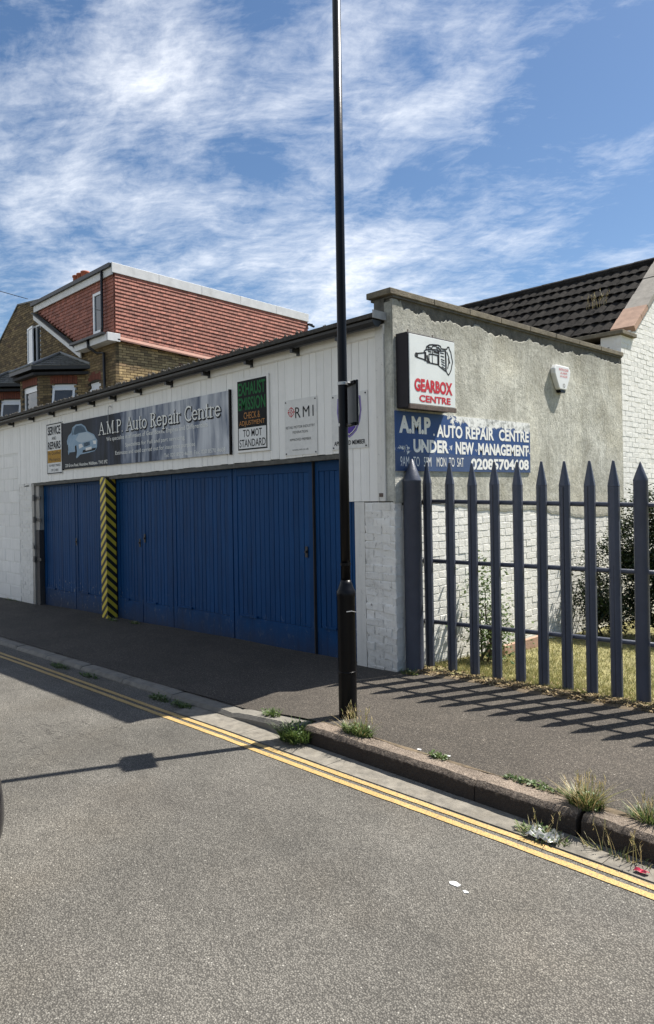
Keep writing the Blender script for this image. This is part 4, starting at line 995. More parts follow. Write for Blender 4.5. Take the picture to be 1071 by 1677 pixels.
# bays
def bay_frames(bx):     # right canted face, front face, left canted face of the bay whose right end meets the wall at bx
    d = .95; q = math.sqrt(.5)
    A = Vector((bx, HY, 0)); B = Vector((bx - d, HY - d, 0)); C_ = Vector((bx - d - 1.45, HY - d, 0)); D_ = Vector((bx - 2 * d - 1.45, HY, 0))
    return [(B, Vector((q, q, 0)), Vector((q, -q, 0)), (A - B).length), (C_, Vector((1, 0, 0)), Vector((0, -1, 0)), 1.45), (D_, Vector((q, -q, 0)), Vector((-q, -q, 0)), (A - B).length)]
def window(F_, a0, a1, z0, z1, parent, inset=.07, fr=.07, split=None, pane='glass', open_top=False, arch_h=0.0, openside=False):
    o, u, n_ = F_
    P_ = lambda a, z, d: o + u * a + up * z + n_ * d
    m = MB()
    def bar(a, b, c, e, d0, d1): m.obox(P_(a, c, d0), u * (b - a), up * (e - c), n_ * (d1 - d0))
    bar(a0, a0 + fr, z0, z1, -inset - .05, -inset); bar(a1 - fr, a1, z0, z1, -inset - .05, -inset)
    bar(a0 + fr, a1 - fr, z0, z0 + fr, -inset - .05, -inset - .001); bar(a0 + fr, a1 - fr, z1 - fr - arch_h, z1, -inset - .05, -inset - .001)
    if split: bar(split - fr * .45, split + fr * .45, z0 + fr, z1 - fr - arch_h, -inset - .05, -inset - .002)
    wn = m.build('window', 'upvc', parent)
    m = MB(); m.obox(P_(a0 + fr * .5, z0 + fr * .5, -inset - .04), u * (a1 - a0 - fr), up * (z1 - z0 - fr - arch_h), n_ * .01); m.build('pane', pane, wn)
    m = MB(); bar(a0 - .03, a1 + .03, z0 - .05, z0 - .002, -inset - .05, .03); m.build('sill', 'upvc', wn)
    if open_top:         # top hung sash pushed outwards
        b0, b1 = a0 + fr * .7, a1 - fr * .7; zt = z1 - fr * .6 - arch_h; hgt = zt - z0 - fr * .6; ang = R(11)
        dn = -up * math.cos(ang) + n_ * math.sin(ang); nn = n_ * math.cos(ang) + up * math.sin(ang); O = P_(b0, zt, -inset + .005)
        m = MB(); W = b1 - b0; f2 = .065
        m.obox(O, u * f2, dn * hgt, nn * .045); m.obox(O + u * (W - f2), u * f2, dn * hgt, nn * .045); m.obox(O + u * f2, u * (W - 2 * f2), dn * f2, nn * .044); m.obox(O + u * f2 + dn * (hgt - f2), u * (W - 2 * f2), dn * f2, nn * .044)
        m.build('sash', 'upvc', wn)
        m = MB(); m.obox(O + u * f2 * .8 + dn * f2 * .8 + nn * .015, u * (W - 1.6 * f2), dn * (hgt - 1.6 * f2), nn * .01); m.build('pane', 'glass', wn)
    if openside:
        ang = R(7); W = (split or a1) - a0 - fr * .6; O = P_(a0 + fr * .5, z0 + fr * .5, -inset + .005); dr = u * math.cos(ang) + n_ * math.sin(ang); nn = n_ * math.cos(ang) - u * math.sin(ang); Hh = z1 - z0 - fr; f2 = .06
        m = MB(); m.obox(O, dr * f2, up * Hh, nn * .04); m.obox(O + dr * (W - f2), dr * f2, up * Hh, nn * .04); m.obox(O + dr * f2, dr * (W - 2 * f2), up * f2, nn * .039); m.obox(O + dr * f2 + up * (Hh - f2), dr * (W - 2 * f2), up * f2, nn * .039)
        m.build('sash', 'upvc', wn)
        m = MB(); m.obox(O + dr * f2 * .8 + up * f2 * .8 + nn * .012, dr * (W - 1.6 * f2), up * (Hh - 1.6 * f2), nn * .01); m.build('pane', 'curtain', wn)
    return wn
allbr = list(sp); redsp = []
def soldier(F_, a0, a1, z0, hgt, rise=.05):
    o, u, n_ = F_; n = max(3, round((a1 - a0) / .075)); wd = (a1 - a0) / n; rm = axes(u, n_)
    for i in range(n):
        a = a0 + (i + .5) * wd; r_ = rise * (1 - ((a - (a0 + a1) / 2) / ((a1 - a0) / 2)) ** 2)
        redsp.append((o + u * a + up * (z0 + hgt / 2 + r_) - n_ * .048, rm, (wd - .012, .1, hgt)))
for bi, bx in enumerate((-15.45, -19.5)):
    FRM = bay_frames(bx)
    for fi, (o, u, n_, ln) in enumerate(FRM):
        wz0, wz1 = 4.42, 5.12
        w0, w1 = (ln * .26, ln * .80) if fi != 1 else (.20, ln - .22)
        if fi == 1: wz0, wz1 = 4.25, 5.14
        t_ = lambda a, z, w0=w0, w1=w1, wz0=wz0, wz1=wz1: not (w0 - .01 < a < w1 + .01 and wz0 < z < wz1 + .26)
        allbr += brick_specs(o, u, n_, .0, ln, 4.2, 5.50, test=t_, j=.014, bl=.211, bh=.061, jit=.003, dep=.06)
        m = MB()
        for a0, a1, zz0, zz1 in ((0, w0, 3.0, 5.5), (w1, ln, 3.0, 5.5), (w0, w1, 3.0, wz0 - .05), (w0, w1, wz1, 5.5)):
            m.obox(o + u * a0 + up * zz0 - n_ * .06, u * (a1 - a0), up * (zz1 - zz0), n_ * .05)
        m.build('bay_wall', 'mortar', house)
        window((o, u, n_), w0, w1, wz0, wz1, house, inset=.05, fr=.075 if fi == 1 else .05, open_top=(fi == 0), arch_h=.09)
        soldier((o, u, n_), w0 - .04, w1 + .04, wz1 + .0, .24, .03)
    # eaves and hipped slate roof
    apx = [Vector((bx - 1.60, HY - .02, 6.24)), Vector((bx - 1.75, HY - .02, 6.24))]
    e = .28; q = math.sqrt(.5); d = .95
    E0 = [Vector((bx + e * 1.2, HY, 5.62)), Vector((bx - d + e * .41, HY - d - e, 5.62)), Vector((bx - d - 1.45 - e * .41, HY - d - e, 5.62)), Vector((bx - 2 * d - 1.45 - e * 1.2, HY, 5.62))]
    m = MB(); m.prism([p - up * .10 for p in E0], (0, 0, .10)); m.build('bay_gutter', 'gutter', house)
    E1 = [p + (Vector((bx - 1.67, HY, 5.62)) - p).normalized() * .1 for p in E0]; 
    m = MB(); m.prism([Vector((p.x, p.y, 5.38)) for p in E1], (0, 0, .075)); m.build('bay_fascia', 'dark', house)
    faces = [(E0[0], E0[1], apx[0]), (E0[1], E0[2], apx[1], apx[0]), (E0[2], E0[3], apx[1])]
    for fc in faces:
        a, b = fc[0], fc[1]; tops = fc[2:]
        ta = tops[-1]; tb = tops[0] if len(fc) == 4 else tops[0]
        rows = 6
        for r in range(rows):
            m = MB(); t0, t1 = r / rows, (r + 1) / rows
            A0, B0 = a.lerp(ta, t0), b.lerp(tb, t0); A1, B1 = a.lerp(ta, t1), b.lerp(tb, t1)
            nn = (b - a).cross(ta - a).normalized(); nn = nn if nn.z > 0 else -nn
            wl = (B0 - A0).length; k = max(1, round(wl / .3))
            for i in range(k):
                s0, s1 = i / k + .004, (i + 1) / k - .004
                p0, p1, p2, p3 = A0.lerp(B0, s0), A0.lerp(B0, s1), A1.lerp(B1, s1), A1.lerp(B1, s0)
                lift = nn * .022
                q_ = MB(); q_.add([p0 + lift, p1 + lift, p2 + nn * .002, p3 + nn * .002, p0, p1, p2 - nn * .01, p3 - nn * .01], [(0, 1, 2, 3), (4, 5, 1, 0), (7, 6, 5, 4), (0, 3, 7, 4), (1, 5, 6, 2), (3, 2, 6, 7)])
                q_.build('roof_slate', 'slate', house)
    for pa, pb in ((E0[1], apx[0]), (E0[2], apx[1]), (apx[0], apx[1]), (E0[0], apx[0])):
        m = MB(); m.tube([pa + up * .03, pb + up * .04], .045, 6); m.build('hip_flashing', 'lead', house)
pieces('brick', allbr, 'stock', house, PLAIN, 150, 'house_brickwork')
pieces('brick', sp2, 'stock_sunlit', house, PLAIN, 145, 'side_brickwork')
# backing walls
m = MB(); m.prism([(x, HY + .012, z) for x, z in [(-13.61, 6.02), (-15.45, 6.02), (-18.72, 7.74), (-18.60, 8.2), (-20.40, 8.41), (-22.1, 7.45), (-25.5, 5.6), (-25.5, 5.35), (-13.61, 5.35)]], (0, .2, 0)); 
mb2 = MB()
for a0, a1, zz0, zz1 in ((-25.5, -19.70, -.9, 8.38), ):
    pass
mb2.prism([(x, HY + .012, z) for x, z in [(-25.5, -1), (-15.22, -1), (-15.22, 6.0), (-18.60, 6.0), (-18.6, 6.22), (-25.5, 6.22)][:0] or [(-25.5, -1), (-15.22, -1), (-15.22, 6.1), (-25.5, 6.1)]], (0, .2, 0))
mb2.prism([(-15.22, HY + .012, -1), (-14.5, HY + .012, -1), (-14.5, HY + .012, 4.0), (-15.22, HY + .012, 4.0)], (0, .2, 0))
mb2.prism([(-15.22, HY + .012, 5.1), (-14.5, HY + .012, 5.1), (-14.5, HY + .012, 6.02), (-15.22, HY + .012, 6.02)], (0, .2, 0))
mb2.prism([(-14.5, HY + .012, -1), (HX - .01, HY + .012, -1), (HX - .01, HY + .012, 6.02), (-14.5, HY + .012, 6.02)], (0, .2, 0))
mb2.prism([(-24.6, HY + .012, 6.101), (-19.70, HY + .012, 6.101), (-19.70, HY + .012, 8.33), (-20.40, HY + .012, 8.41), (-22.1, HY + .012, 7.45)], (0, .2, 0))
mb2.prism([(-19.70, HY + .012, 7.53), (-18.60, HY + .012, 7.53), (-18.60, HY + .012, 8.2), (-19.70, HY + .012, 8.33)], (0, .2, 0))
mb2.prism([(-19.70, HY + .012, 6.101), (-18.60, HY + .012, 6.101), (-18.60, HY + .012, 6.22), (-19.70, HY + .012, 6.22)], (0, .2, 0))
mb2.prism([(-18.60, HY + .012, 6.101), (-15.6, HY + .012, 6.101), (-18.60, HY + .012, 7.68)], (0, .2, 0))
mb2.build('wall', 'mortar', house)
m = MB(); m.box((HX - .2, HY + .22, -1), (HX - .012, 11.5, 6.0)); m.box((-25.5, HY + 1.2, -1), (HX - .25, 11.5, 5.5)); m.build('wall', 'mortar', house)
WF = (Vector((0, HY, 0)), Vector((1, 0, 0)), Vector((0, -1, 0)))
window(WF, -19.69, -18.61, 6.25, 7.52, house, inset=.04, fr=.08, split=-19.02, openside=True, pane='glass')
window(WF, -15.20, -14.52, 4.12, 5.09, house, inset=.06, fr=.05, open_top=True, arch_h=.16)
soldier(WF, -15.26, -14.46, 5.10, .24, .06)
pieces('arch_brick', redsp, 'redbrick', house, PLAIN, 300)
# tile hanging
tiles = []
def tile_row(o, u, n_, a0, a1, zf, course, gauge=.1):
    k = int((a1 - a0) / .167); rm0 = axes(u, n_)
    for i in range(-1, k + 1):
        a = a0 + (i + (.5 if course % 2 else 0)) * .167; b = a + .160
        a_, b_ = max(a, a0), min(b, a1)
        if b_ - a_ < .04: continue
        ac = (a_ + b_) / 2; tl = -R(12)
        rm = rm0 @ Matrix.Rotation(tl + random.uniform(-.03, .03), 3, 'X')
        tiles.append((Vector(o) + Vector(u) * ac + up * (zf(ac) + gauge / 2) + Vector(n_) * random.uniform(-.002, .002), rm, (b_ - a_, .022, gauge * 1.25)))
ncr = 17
for r in range(ncr):
    f = r / ncr
    zf = lambda a, f=f: (6.22 - .065 * a) * (1 - f) + (7.92 - .027 * a) * f - .0
    tile_row((HX + .02, HY, 0), (0, 1, 0), (1, 0, 0), 0.0, 7.2, zf, r, .102 - .0)
for r in range(18):
    z = 6.2 + r * .1
    if z > 7.83: break
    xl = -15.35 - (z - 6.1) * 1.93
    segs = [(xl, -13.6)]
    if 6.38 < z + .05 < 7.62: segs = [(xl, -14.83), (-14.23, -13.6)]
    for a0, a1 in segs:
        if a1 - a0 > .1: tile_row((0, HY - .02, 0), (1, 0, 0), (0, -1, 0), a0, a1, lambda a, z=z: z, r, .1)
pieces('hanging_tile', tiles, 'redtile', house, PLAIN, 300, 'hanging_tile_rows')
m = MB(); m.prism([(-13.602, HY + .001, 6.1), (-13.602, HY + .001, 8.0), (-18.7, HY + .001, 8.0), (-18.7, HY + .001, 7.79), (-15.4, HY + .001, 6.1)], (0, .01, 0)); m.build('tile_batten', 'redbrick', house)
m = MB(); m.prism([(HX - .001, HY + .02, 6.1), (HX - .001, 11.55, 5.75), (HX - .001, 11.55, 7.8), (HX - .001, HY + .02, 8.0)], (-.05, 0, 0)); m.build('tile_batten', 'redbrick', house)
wf = window((Vector((0, HY - .03, 0)), Vector((1, 0, 0)), Vector((0, -1, 0))), -14.82, -14.24, 6.42, 7.60, house, inset=-.005, fr=.09)
# dormer fascias, flat roof, corner board
m = MB(); m.box((-18.85, HY - .10, 7.86), (-13.56, HY - .065, 8.06)); m.build('dormer_fascia', 'wood_white', house)
m = MB(); m.box((-18.95, HY - .17, 8.062), (-13.58, HY - .02, 8.17)); m.build('dormer_gutter', 'gutter', house)
for k in range(5):
    a0, a1 = HY - .10 + k * 1.46, HY - .10 + (k + 1) * 1.46
    m = MB(); m.box((HX - .1, a0 + .003, 7.915), (HX + .06, a1 - .003, 8.185), shear=lambda x, y: -.027 * (y - HY)); m.build('dormer_fascia', 'wood_white', house, bevel=.006)
m = MB(); m.box((-18.7, HY - .02, 8.0), (HX - .11, 11.6, 8.06), shear=lambda x, y: -.027 * (y - HY)); m.build('flat_roof', 'slate', house)
# bargeboard on the old roof slope, verge slates
u_ = (Vector((-15.42, 0, 6.02)) - Vector((-18.78, 0, 7.79))); m = MB()
m.obox(Vector((-18.80, HY - .14, 7.62)), u_, (0, .035, 0), (0, 0, .19)); m.build('bargeboard', 'wood_white', house)
m = MB(); m.obox(Vector((-18.85, HY - .19, 7.815)), u_ * .99, (0, .18, 0), (0, 0, .035)); m.build('verge_slates', 'slate', house)
m = MB(); m.box((-15.48, HY - .30, 6.02), (-13.50, HY - .26, 6.19)); m.build('eaves_box', 'wood_white', house)
m = MB(); m.box((-15.48, HY - .26, 6.02), (-13.50, HY - .001, 6.05)); m.build('eaves_soffit', 'wood_white', house)
m = MB(); m.box((-13.52, HY - .30, 6.02), (-13.46, HY + .08, 6.24)); m.build('eaves_end', 'wood_white', house, bevel=.006)
m = MB(); m.box((-15.60, HY - .40, 6.195), (-13.62, HY - .28, 6.26)); m.build('eaves_gutter', 'gutter', house)
m = MB(); m.prism([(-15.4, HY - .30, 6.2), (-15.4, HY - .02, 6.2), (-15.4, HY - .02, 6.30)], (1.8, 0, 0)); m.build('eaves_slates', 'slate', house)
m = MB(); m.prism([(HX + .02, HY + .0, 6.10), (HX + .14, HY + .0, 6.06), (HX + .14, HY + .0, 6.10), (HX + .02, HY + .0, 6.22)], (0, 7.2, -.065 * 7.2)); m.build('tile_verge', 'redflash', house)
# downpipes
m = MB(); X = -14.08; m.tube([(X, HY - .13, 8.05), (X, HY - .13, 6.5), (X, HY - .16, 6.28)], .04, 8); m.build('downpipe', 'gutter', house, smooth=True)
m = MB(); X = -14.55; m.tube([(X, HY - .34, 6.2), (X, HY - .33, 6.0), (X + .08, HY - .12, 5.85), (X + .46, HY - .09, 5.8), (X + .47, HY - .09, 3.2)], .042, 8); m.build('downpipe', 'gutter', house, smooth=True)
m = MB(); m.box((HX + .03, 11.5, 7.6), (HX + .12, 11.68, 7.66)); m.tube([(HX + .05, 11.66, 7.62), (HX + .05, 11.8, 7.60)], .04, 8); m.build('camera_unit', 'black', house)
# gable cap and roof planes
m = MB(); m.prism([(-20.42, HY - .02, 8.43), (-18.58, HY - .02, 8.22), (-18.58, HY - .02, 8.27), (-20.42, HY - .02, 8.48)], (0, .26, 0)); m.prism([(-25.6, HY - .02, 5.56), (-20.42, HY - .02, 8.43), (-20.42, HY - .02, 8.48), (-25.6, HY - .02, 5.61)], (0, .26, 0)); m.build('gable_cap', 'slate', house)
m = MB(); m.prism([(-25.6, HY + .26, 5.3), (-19.6, HY + .26, 8.3), (-13.7, HY + .26, 5.3), (-13.7, HY + .26, 5.2), (-25.6, HY + .26, 5.2)], (0, 7, 0)); m.build('roof', 'slate', house)
# chimney
m = MB(); m.box((-21.9, 6.8, 6.0), (-20.7, 7.4, 9.85)); ch = m.build('chimney', 'stock', house)
m = MB(); m.box((-21.95, 6.75, 9.80), (-20.65, 7.45, 9.90)); m.build('chimney_cap', 'redbrick', ch)
for x in (-21.75, -21.40, -21.05):
    m = MB(); m.lathe((x, 7.1, 9.90), [(.16, 0), (.15, .1), (.14, .34), (.17, .36), (.17, .42), (.12, .42)], 12); m.build('chimney_pot', 'terracotta', ch, smooth=True)

# overhead wire and the pole it comes from
a = Vector((-19.3, 4.25, 8.4)); b = Vector((-3.7, -6.7, 4.75))
m = MB(); m.tube([a.lerp(b, t) - up * 0.35 * math.sin(math.pi * t) * .3 for t in lin(0, 1, 14)], .011, 6); tag(m.build('overhead_wire', 'black'), 'thin black telephone wire running from the brick gable over the street', 'wire')
m = MB(); m.tube([(-3.7, -6.8, -.1), (-3.7, -6.8, 5.1)], [.13, .10], 12); tag(m.build('telegraph_pole', 'poletimber'), 'brown timber telegraph pole on the opposite pavement', 'pole')

# ================================================================== street lamp
LX, LY = 0.593, -1.283
lamp = thing('street_lamp', (LX, LY, 0.0), 'tall black lamp post with thicker base standing on the pavement edge', 'street lamp')
zb = zpave(LX, LY)
m = MB(); m.lathe((LX, LY, 0), [(.072, zb - .05), (.070, .02), (.069, .9), (.072, .915), (.072, .945), (.060, .965), (.047, 1.0), (.040, 1.03)], 28); m.build('base_column', 'black', lamp, smooth=True)
m = MB(); m.lathe((LX, LY, 0), [(.0705, .33), (.0725, .333), (.0725, .343), (.0705, .346)], 28); m.build('base_seam', 'black', lamp, smooth=True)
m = MB(); m.tube([(LX, LY, 1.03), (LX - .017, LY + .018, 2.0), (LX - .052, LY + .055, 4.0), (LX - .086, LY + .092, 6.0)], [.0365, .0365, .0345, .031], 24); m.build('shaft', 'black', lamp, smooth=True)
m = MB(); m.lathe((LX, LY, 0), [(.040, 1.14), (.040, 1.16)], 24); m.build('shaft_collar', 'black', lamp)
m = MB(); m.tube([(LX - .086, LY + .092, 5.98), (LX - .10, LY - .05, 6.12), (LX - .13, LY - .45, 6.2)], .028, 10); m.build('arm', 'black', lamp, smooth=True)
m = MB(); m.lathe((LX - .12, LY - .6, 6.13), [(.10, 0), (.17, .02), (.16, .08), (.06, .13)], 16, 1.8); m.build('lantern', 'black', lamp, smooth=True)
m = MB(); m.tube([(LX + .055, LY - .055, .80), (LX + .075, LY - .02, .803), (LX + .07, LY + .03, .79)], .004, 6); m.build('earth_wire', 'steel', lamp)
for z in (2.205, 2.52):
    m = MB(); m.lathe((LX - .024, LY + .025, 0), [(.0375, z - .012), (.0395, z - .011), (.0395, z + .011), (.0375, z + .012)], 24); m.build('clamp_band', 'steel', lamp)
# parking plate, seen almost edge-on from behind
dirv = Vector((.917, -.40, 0)).normalized(); nv = Vector((.40, .917, 0)).normalized()
s = thing('parking_plate', (LX, LY, 2.2), 'small grey parking plate clamped to the lamp post seen nearly edge on', 'road sign')
c = Vector((LX - .024, LY + .025, 0)) + nv * .062 + dirv * 0.0
m = MB(); m.obox(c - dirv * .15 + up * 2.195, dirv * .30, nv * .004, up * .335); m.build('plate', 'signback', s, bevel=.001)
m = MB()
for sg in (-1, 1): m.obox(c + dirv * (sg * .150 - .003) + up * 2.195 - nv * .014, dirv * .006, nv * .014, up * .335)
m.build('plate_rim', 'black', s)
m = MB(); m.obox(c - dirv * .148 + up * 2.2 + nv * .0045, dirv * .296, nv * .001, up * .325); m.build('plate_face', 'signwhite', s)
for z in (2.205, 2.52):
    m = MB(); m.obox(c - dirv * .10 + up * (z - .012) - nv * .018, dirv * .22, nv * .017, up * .024); m.build('channel_bracket', 'black', s)
    m = MB(); m.tube([c + dirv * .055 + up * z - nv * .045, c + dirv * .055 + up * z + nv * .0], .008, 8); m.build('bolt', 'steel', s)

# ================================================================== palisade fence
fence = thing('palisade_fence', (1.0, 0.5, 0.0), 'slate blue steel fence of pointed tubular pales beside the pavement', 'fence')
def fy_(x): return 0.42 + 0.09 * max(0, x)
from math import atan2
# x of each pale, its top and its foot
pales = [(.083, 1.985, .008), (.330, 1.972, .0), (.567, 1.955, -.004), (.793, 1.957, -.006), (1.020, 1.945, -.004), (1.233, 1.94, -.008), (1.443, 1.932, -.012), (1.650, 1.926, -.012), (1.850, 1.918, -.012), (2.053, 1.90, -.055), (2.26, 1.90, -.03), (2.47, 1.90, -.03), (2.68, 1.90, -.03), (2.89, 1.90, -.03), (3.1, 1.90, -.03)]
for i, (x, zt, zb_) in enumerate(pales):
    y = fy_(x) - .035; last = (i == 9)
    sh = 0.155 if last else 0.215; r = .056 if last else .049
    m = MB(); tipr = .004 if last else .011
    seg = 16 if last else 8
    k = len(m.v)
    prof = [(r * .98, zb_), (r, zb_ + .01), (r, zt - sh), (r * 1.03, zt - sh + .006), (tipr, zt - .004), (tipr * .4, zt)]
    n = seg
    for rr, z in prof:
        for j in range(n):
            t = 2 * math.pi * (j + .5) / n; cxx = math.cos(t); cyy = math.sin(t)
            if not last: # rounded square section
                g_ = max(abs(cxx), abs(cyy)); s_ = .78 + .22 / g_ if g_ else 1; cxx *= s_ * .97; cyy *= s_ * .8
            m.v.append((x + rr * cxx + random.uniform(-.0004, .0004), y + rr * cyy, z))
    for q in range(len(prof) - 1):
        for j in range(n):
            jj = (j + 1) % n; m.f.append((q * n + j, q * n + jj, (q + 1) * n + jj, (q + 1) * n + j))
    m.f.append(tuple(range(n - 1, -1, -1))); m.f.append(tuple((len(prof) - 1) * n + j for j in range(n)))
    tx, ty = random.uniform(-.006, .006), random.uniform(-.01, .01); m.v = [(a + tx * c / 1.9, b + ty * c / 1.9, c) for a, b, c in m.v]
    ob = m.build('pale', 'fence', fence, smooth=last, bevel=0 if last else .006)
    if not last:
        q = MB(); q.box((x + .004, y - r * .80 - .0015, zb_ + .03), (x + .0065, y - r * .80 + .003, zt - sh)); q.build('seam', 'dark', ob)
m = MB(); px_, py_ = -0.075, 0.40
px_, py_ = -0.06 + .03, 0.36
px_, py_ = .078, .165
m.lathe((px_, py_, 0), [(.088, -.03), (.086, 0), (.086, 1.795), (.090, 1.80), (.087, 1.81), (.012, 2.005), (.004, 2.01)], 26); ob = m.build('end_post', 'fence', fence, smooth=True); ob['label'] = 'thick round end post with conical cap'
for z0, z1 in ((1.605, 1.55), (1.023, 1.018), (.43, .45)):
    m = MB(); m.tube([(0.0, fy_(0), z0), (3.3, fy_(3.3), z0 + (z1 - z0) * 1.5)], .021, 10); m.build('rail', 'fence', fence, smooth=True)

# ================================================================== plants
def blade(m, base, d, h, wd, lean, bend, segs=3):
    side = d.cross(up).normalized() if abs(d.z) < .9 else Vector((1, 0, 0)); k = len(m.v); p = Vector(base)
    for i in range(segs + 1):
        t = i / segs; q = p + up * h * t + d * (lean * t + bend * t * t); w_ = wd * (1 - t) * .5 + .0004
        if i == segs: m.v.append(tuple(q))
        else: m.v += [tuple(q - side * w_), tuple(q + side * w_)]
    for i in range(segs - 1): m.f.append((k + 2 * i, k + 2 * i + 1, k + 2 * i + 3, k + 2 * i + 2))
    m.f.append((k + 2 * segs - 2, k + 2 * segs - 1, k + 2 * segs))
def tuft(x, y, z, rx, ry, h, n, mat, label, name='grass_tuft', broad=0.0, stalks=0, stalkh=.2, group=None, cat='weed', drymix=0):
    s = thing(name, (x, y, z), label, cat, group)
    rd = random.Random(int(x * 1000 + y * 77)); m = MB()
    for _ in range(n):
        a = rd.uniform(0, 6.283); q = rd.random() ** .6; bx, by = x + math.cos(a) * rx * q, y + math.sin(a) * ry * q
        a2 = a + rd.uniform(-1, 1); d = Vector((math.cos(a2), math.sin(a2), 0)); hh = h * rd.uniform(.35, 1) * (1.15 - .5 * q)
        blade(m, (bx, by, z - .01), d, hh, rd.uniform(.004, .009) * (1 + broad * 1.6), hh * rd.uniform(-.2, .7), hh * rd.uniform(0, 1.1))
        if rd.random() < broad:
            c = Vector((bx, by, z + hh * rd.uniform(.2, .9))); v1 = Vector((rd.uniform(-1, 1), rd.uniform(-1, 1), rd.uniform(-.2, .6))).normalized(); v2 = v1.cross(Vector((rd.uniform(-1, 1), rd.uniform(-1, 1), 1))).normalized(); r_ = rd.uniform(.008, .018)
            m.add([c, c + v1 * r_ + v2 * r_ * .5, c + v1 * r_ * 2, c + v1 * r_ - v2 * r_ * .5], [(0, 1, 2, 3)])
    m.build('leaves', mat, s)
    if stalks or drymix:
        m = MB()
        for _ in range(drymix):
            a = rd.uniform(0, 6.283); q = rd.random() ** .6; d = Vector((math.cos(a), math.sin(a), 0)); hh = h * rd.uniform(.25, 1.1)
            blade(m, (x + math.cos(a) * rx * q * .9, y + math.sin(a) * ry * q * .9, z - .005), d, hh, rd.uniform(.004, .009), hh * rd.uniform(-.2, .8), hh * rd.uniform(.1, 1.3))
        for _ in range(stalks):
            a = rd.uniform(0, 6.283); d = Vector((math.cos(a), math.sin(a), 0)); hh = stalkh * rd.uniform(.6, 1); bx, by = x + rd.uniform(-1, 1) * rx * .6, y + rd.uniform(-1, 1) * ry * .6
            blade(m, (bx, by, z), d, hh, .0035, hh * .2, hh * .15)
            tip = Vector((bx, by, z + hh)) + d * hh * .35
            for _k in range(5):
                blade(m, tip - up * _k * .012, Vector((rd.uniform(-1, 1), rd.uniform(-1, 1), 0)).normalized(), .02, .006, .01, .004, 2)
        m.build('dry_stalks', 'straw', s)
    return s
G = 'weeds along the kerb'
kz = .004
tuft(0.03, -1.56, -.04, .10, .05, .06, 150, 'weed', 'small flat green grass tuft where the kerb starts to drop', broad=.2, group=G)
tuft(0.47, -1.70, -.09, .13, .11, .15, 420, 'weed', 'bushy green weed filling the gap in the kerb left of the lamp base', broad=.6, name='weed_clump', group=G)
tuft(0.93, -1.53, kz, .13, .06, .10, 300, 'weed', 'green weed with dry seed stalks on the kerb right of the lamp base', broad=.4, stalks=26, stalkh=.2, drymix=40, name='weed_clump', group=G)
tuft(1.62, -1.52, kz, .09, .035, .035, 160, 'weed', 'low small green weed at the pavement joint midway along the raised kerb', broad=.5, group=G)
tuft(2.28, -1.505, kz, .20, .03, .035, 260, 'weed', 'flat green strip of weed on the kerb beside the straw tuft', broad=.5, group=G)
tuft(2.60, -1.55, kz, .09, .055, .115, 200, 'weed', 'tall straw coloured grass tuft overhanging the kerb joint', broad=.35, stalks=22, stalkh=.18, drymix=230, group=G)
tuft(2.92, -1.50, kz, .11, .05, .09, 280, 'weed', 'green grass tuft with straw tips on the kerb at the right edge', stalks=12, stalkh=.13, drymix=40, group=G)
tuft(2.47, -1.79, -.115, .15, .07, .05, 170, 'weed', 'sparse weeds caught with rubbish in the gutter under the straw tuft', broad=.4, drymix=70, stalks=3, stalkh=.16, group=G)
tuft(2.85, -1.72, -.115, .20, .02, .06, 30, 'weed', 'thin dry stalks growing at the foot of the kerb near the red wrapper', stalks=9, stalkh=.15, drymix=25, group=G)
tuft(-3.45, -1.745, -.19, .22, .05, .06, 220, 'weed', 'farthest shaded grass tuft in the gutter of the dropped kerb', broad=.2, group=G)
tuft(-2.75, -1.74, -.175, .20, .04, .05, 180, 'weed', 'shaded grass tuft second farthest along the dropped kerb', broad=.2, group=G)
tuft(-1.35, -1.735, -.15, .16, .05, .05, 190, 'weed', 'shaded gutter weed nearer the camera left of the next one', broad=.5, group=G)
tuft(-0.98, -1.735, -.142, .17, .05, .045, 180, 'weed', 'shaded gutter weed nearest to the sloping kerb stone', broad=.5, group=G)
tuft(-5.4, -.10, -.115, .12, .04, .07, 70, 'weed', 'small weed at the foot of the black and yellow post', broad=.5, drymix=12, group='weeds at the garage wall')
tuft(-4.9, -.02, -.10, .14, .03, .06, 60, 'weed', 'small weed under the blue door right of the striped post', broad=.5, drymix=14, group='weeds at the garage wall')
tuft(-9.4, -.05, -.19, .5, .05, .06, 110, 'weed', 'dry weeds along the foot of the white block wall', broad=.4, drymix=50, group='weeds at the garage wall')
tuft(0.12, 0.02, .0, .10, .05, .05, 90, 'weed', 'small weeds at the foot of the thick fence post', broad=.4, drymix=40, group='weeds at the garage wall')
s = tuft(-0.95, 6.35, 4.72, .25, .12, .2, 0, 'straw', 'dead grey weed growing on the dark roof beside the stone coping', name='dead_weed', stalks=26, stalkh=.28)

# lawn grass blades
def blades(n, fx, mat, name, label, cat, h, wd, seed):
    rd = random.Random(seed); m = MB()
    for _ in range(n):
        x, y = fx(rd); z = zlawn(x, y); a = rd.uniform(0, 6.283); hh = h * rd.uniform(.4, 1.2); ww = wd * rd.uniform(.6, 1.3)
        dx_, dy_ = math.cos(a) * ww, math.sin(a) * ww; lx, ly = rd.uniform(-.7, .7) * hh, rd.uniform(-.7, .7) * hh
        k = len(m.v); m.v += [(x - dx_, y - dy_, z - .004), (x + dx_, y + dy_, z - .004), (x + lx, y + ly, z + hh)]; m.f.append((k, k + 1, k + 2))
    o = m.build(name, mat); tag(o, label, cat); o['kind'] = 'stuff'; return o
def fx1(rd):
    while True:
        y = .45 + 7 * rd.random() ** 1.5; x = rd.uniform(0.02, 1.8 + y * 1.1)
        if math.sin(x * 7.3 + 2 * math.sin(y * 3)) * math.sin(y * 6.1 + x) > -.75 or rd.random() < .5: return x, y
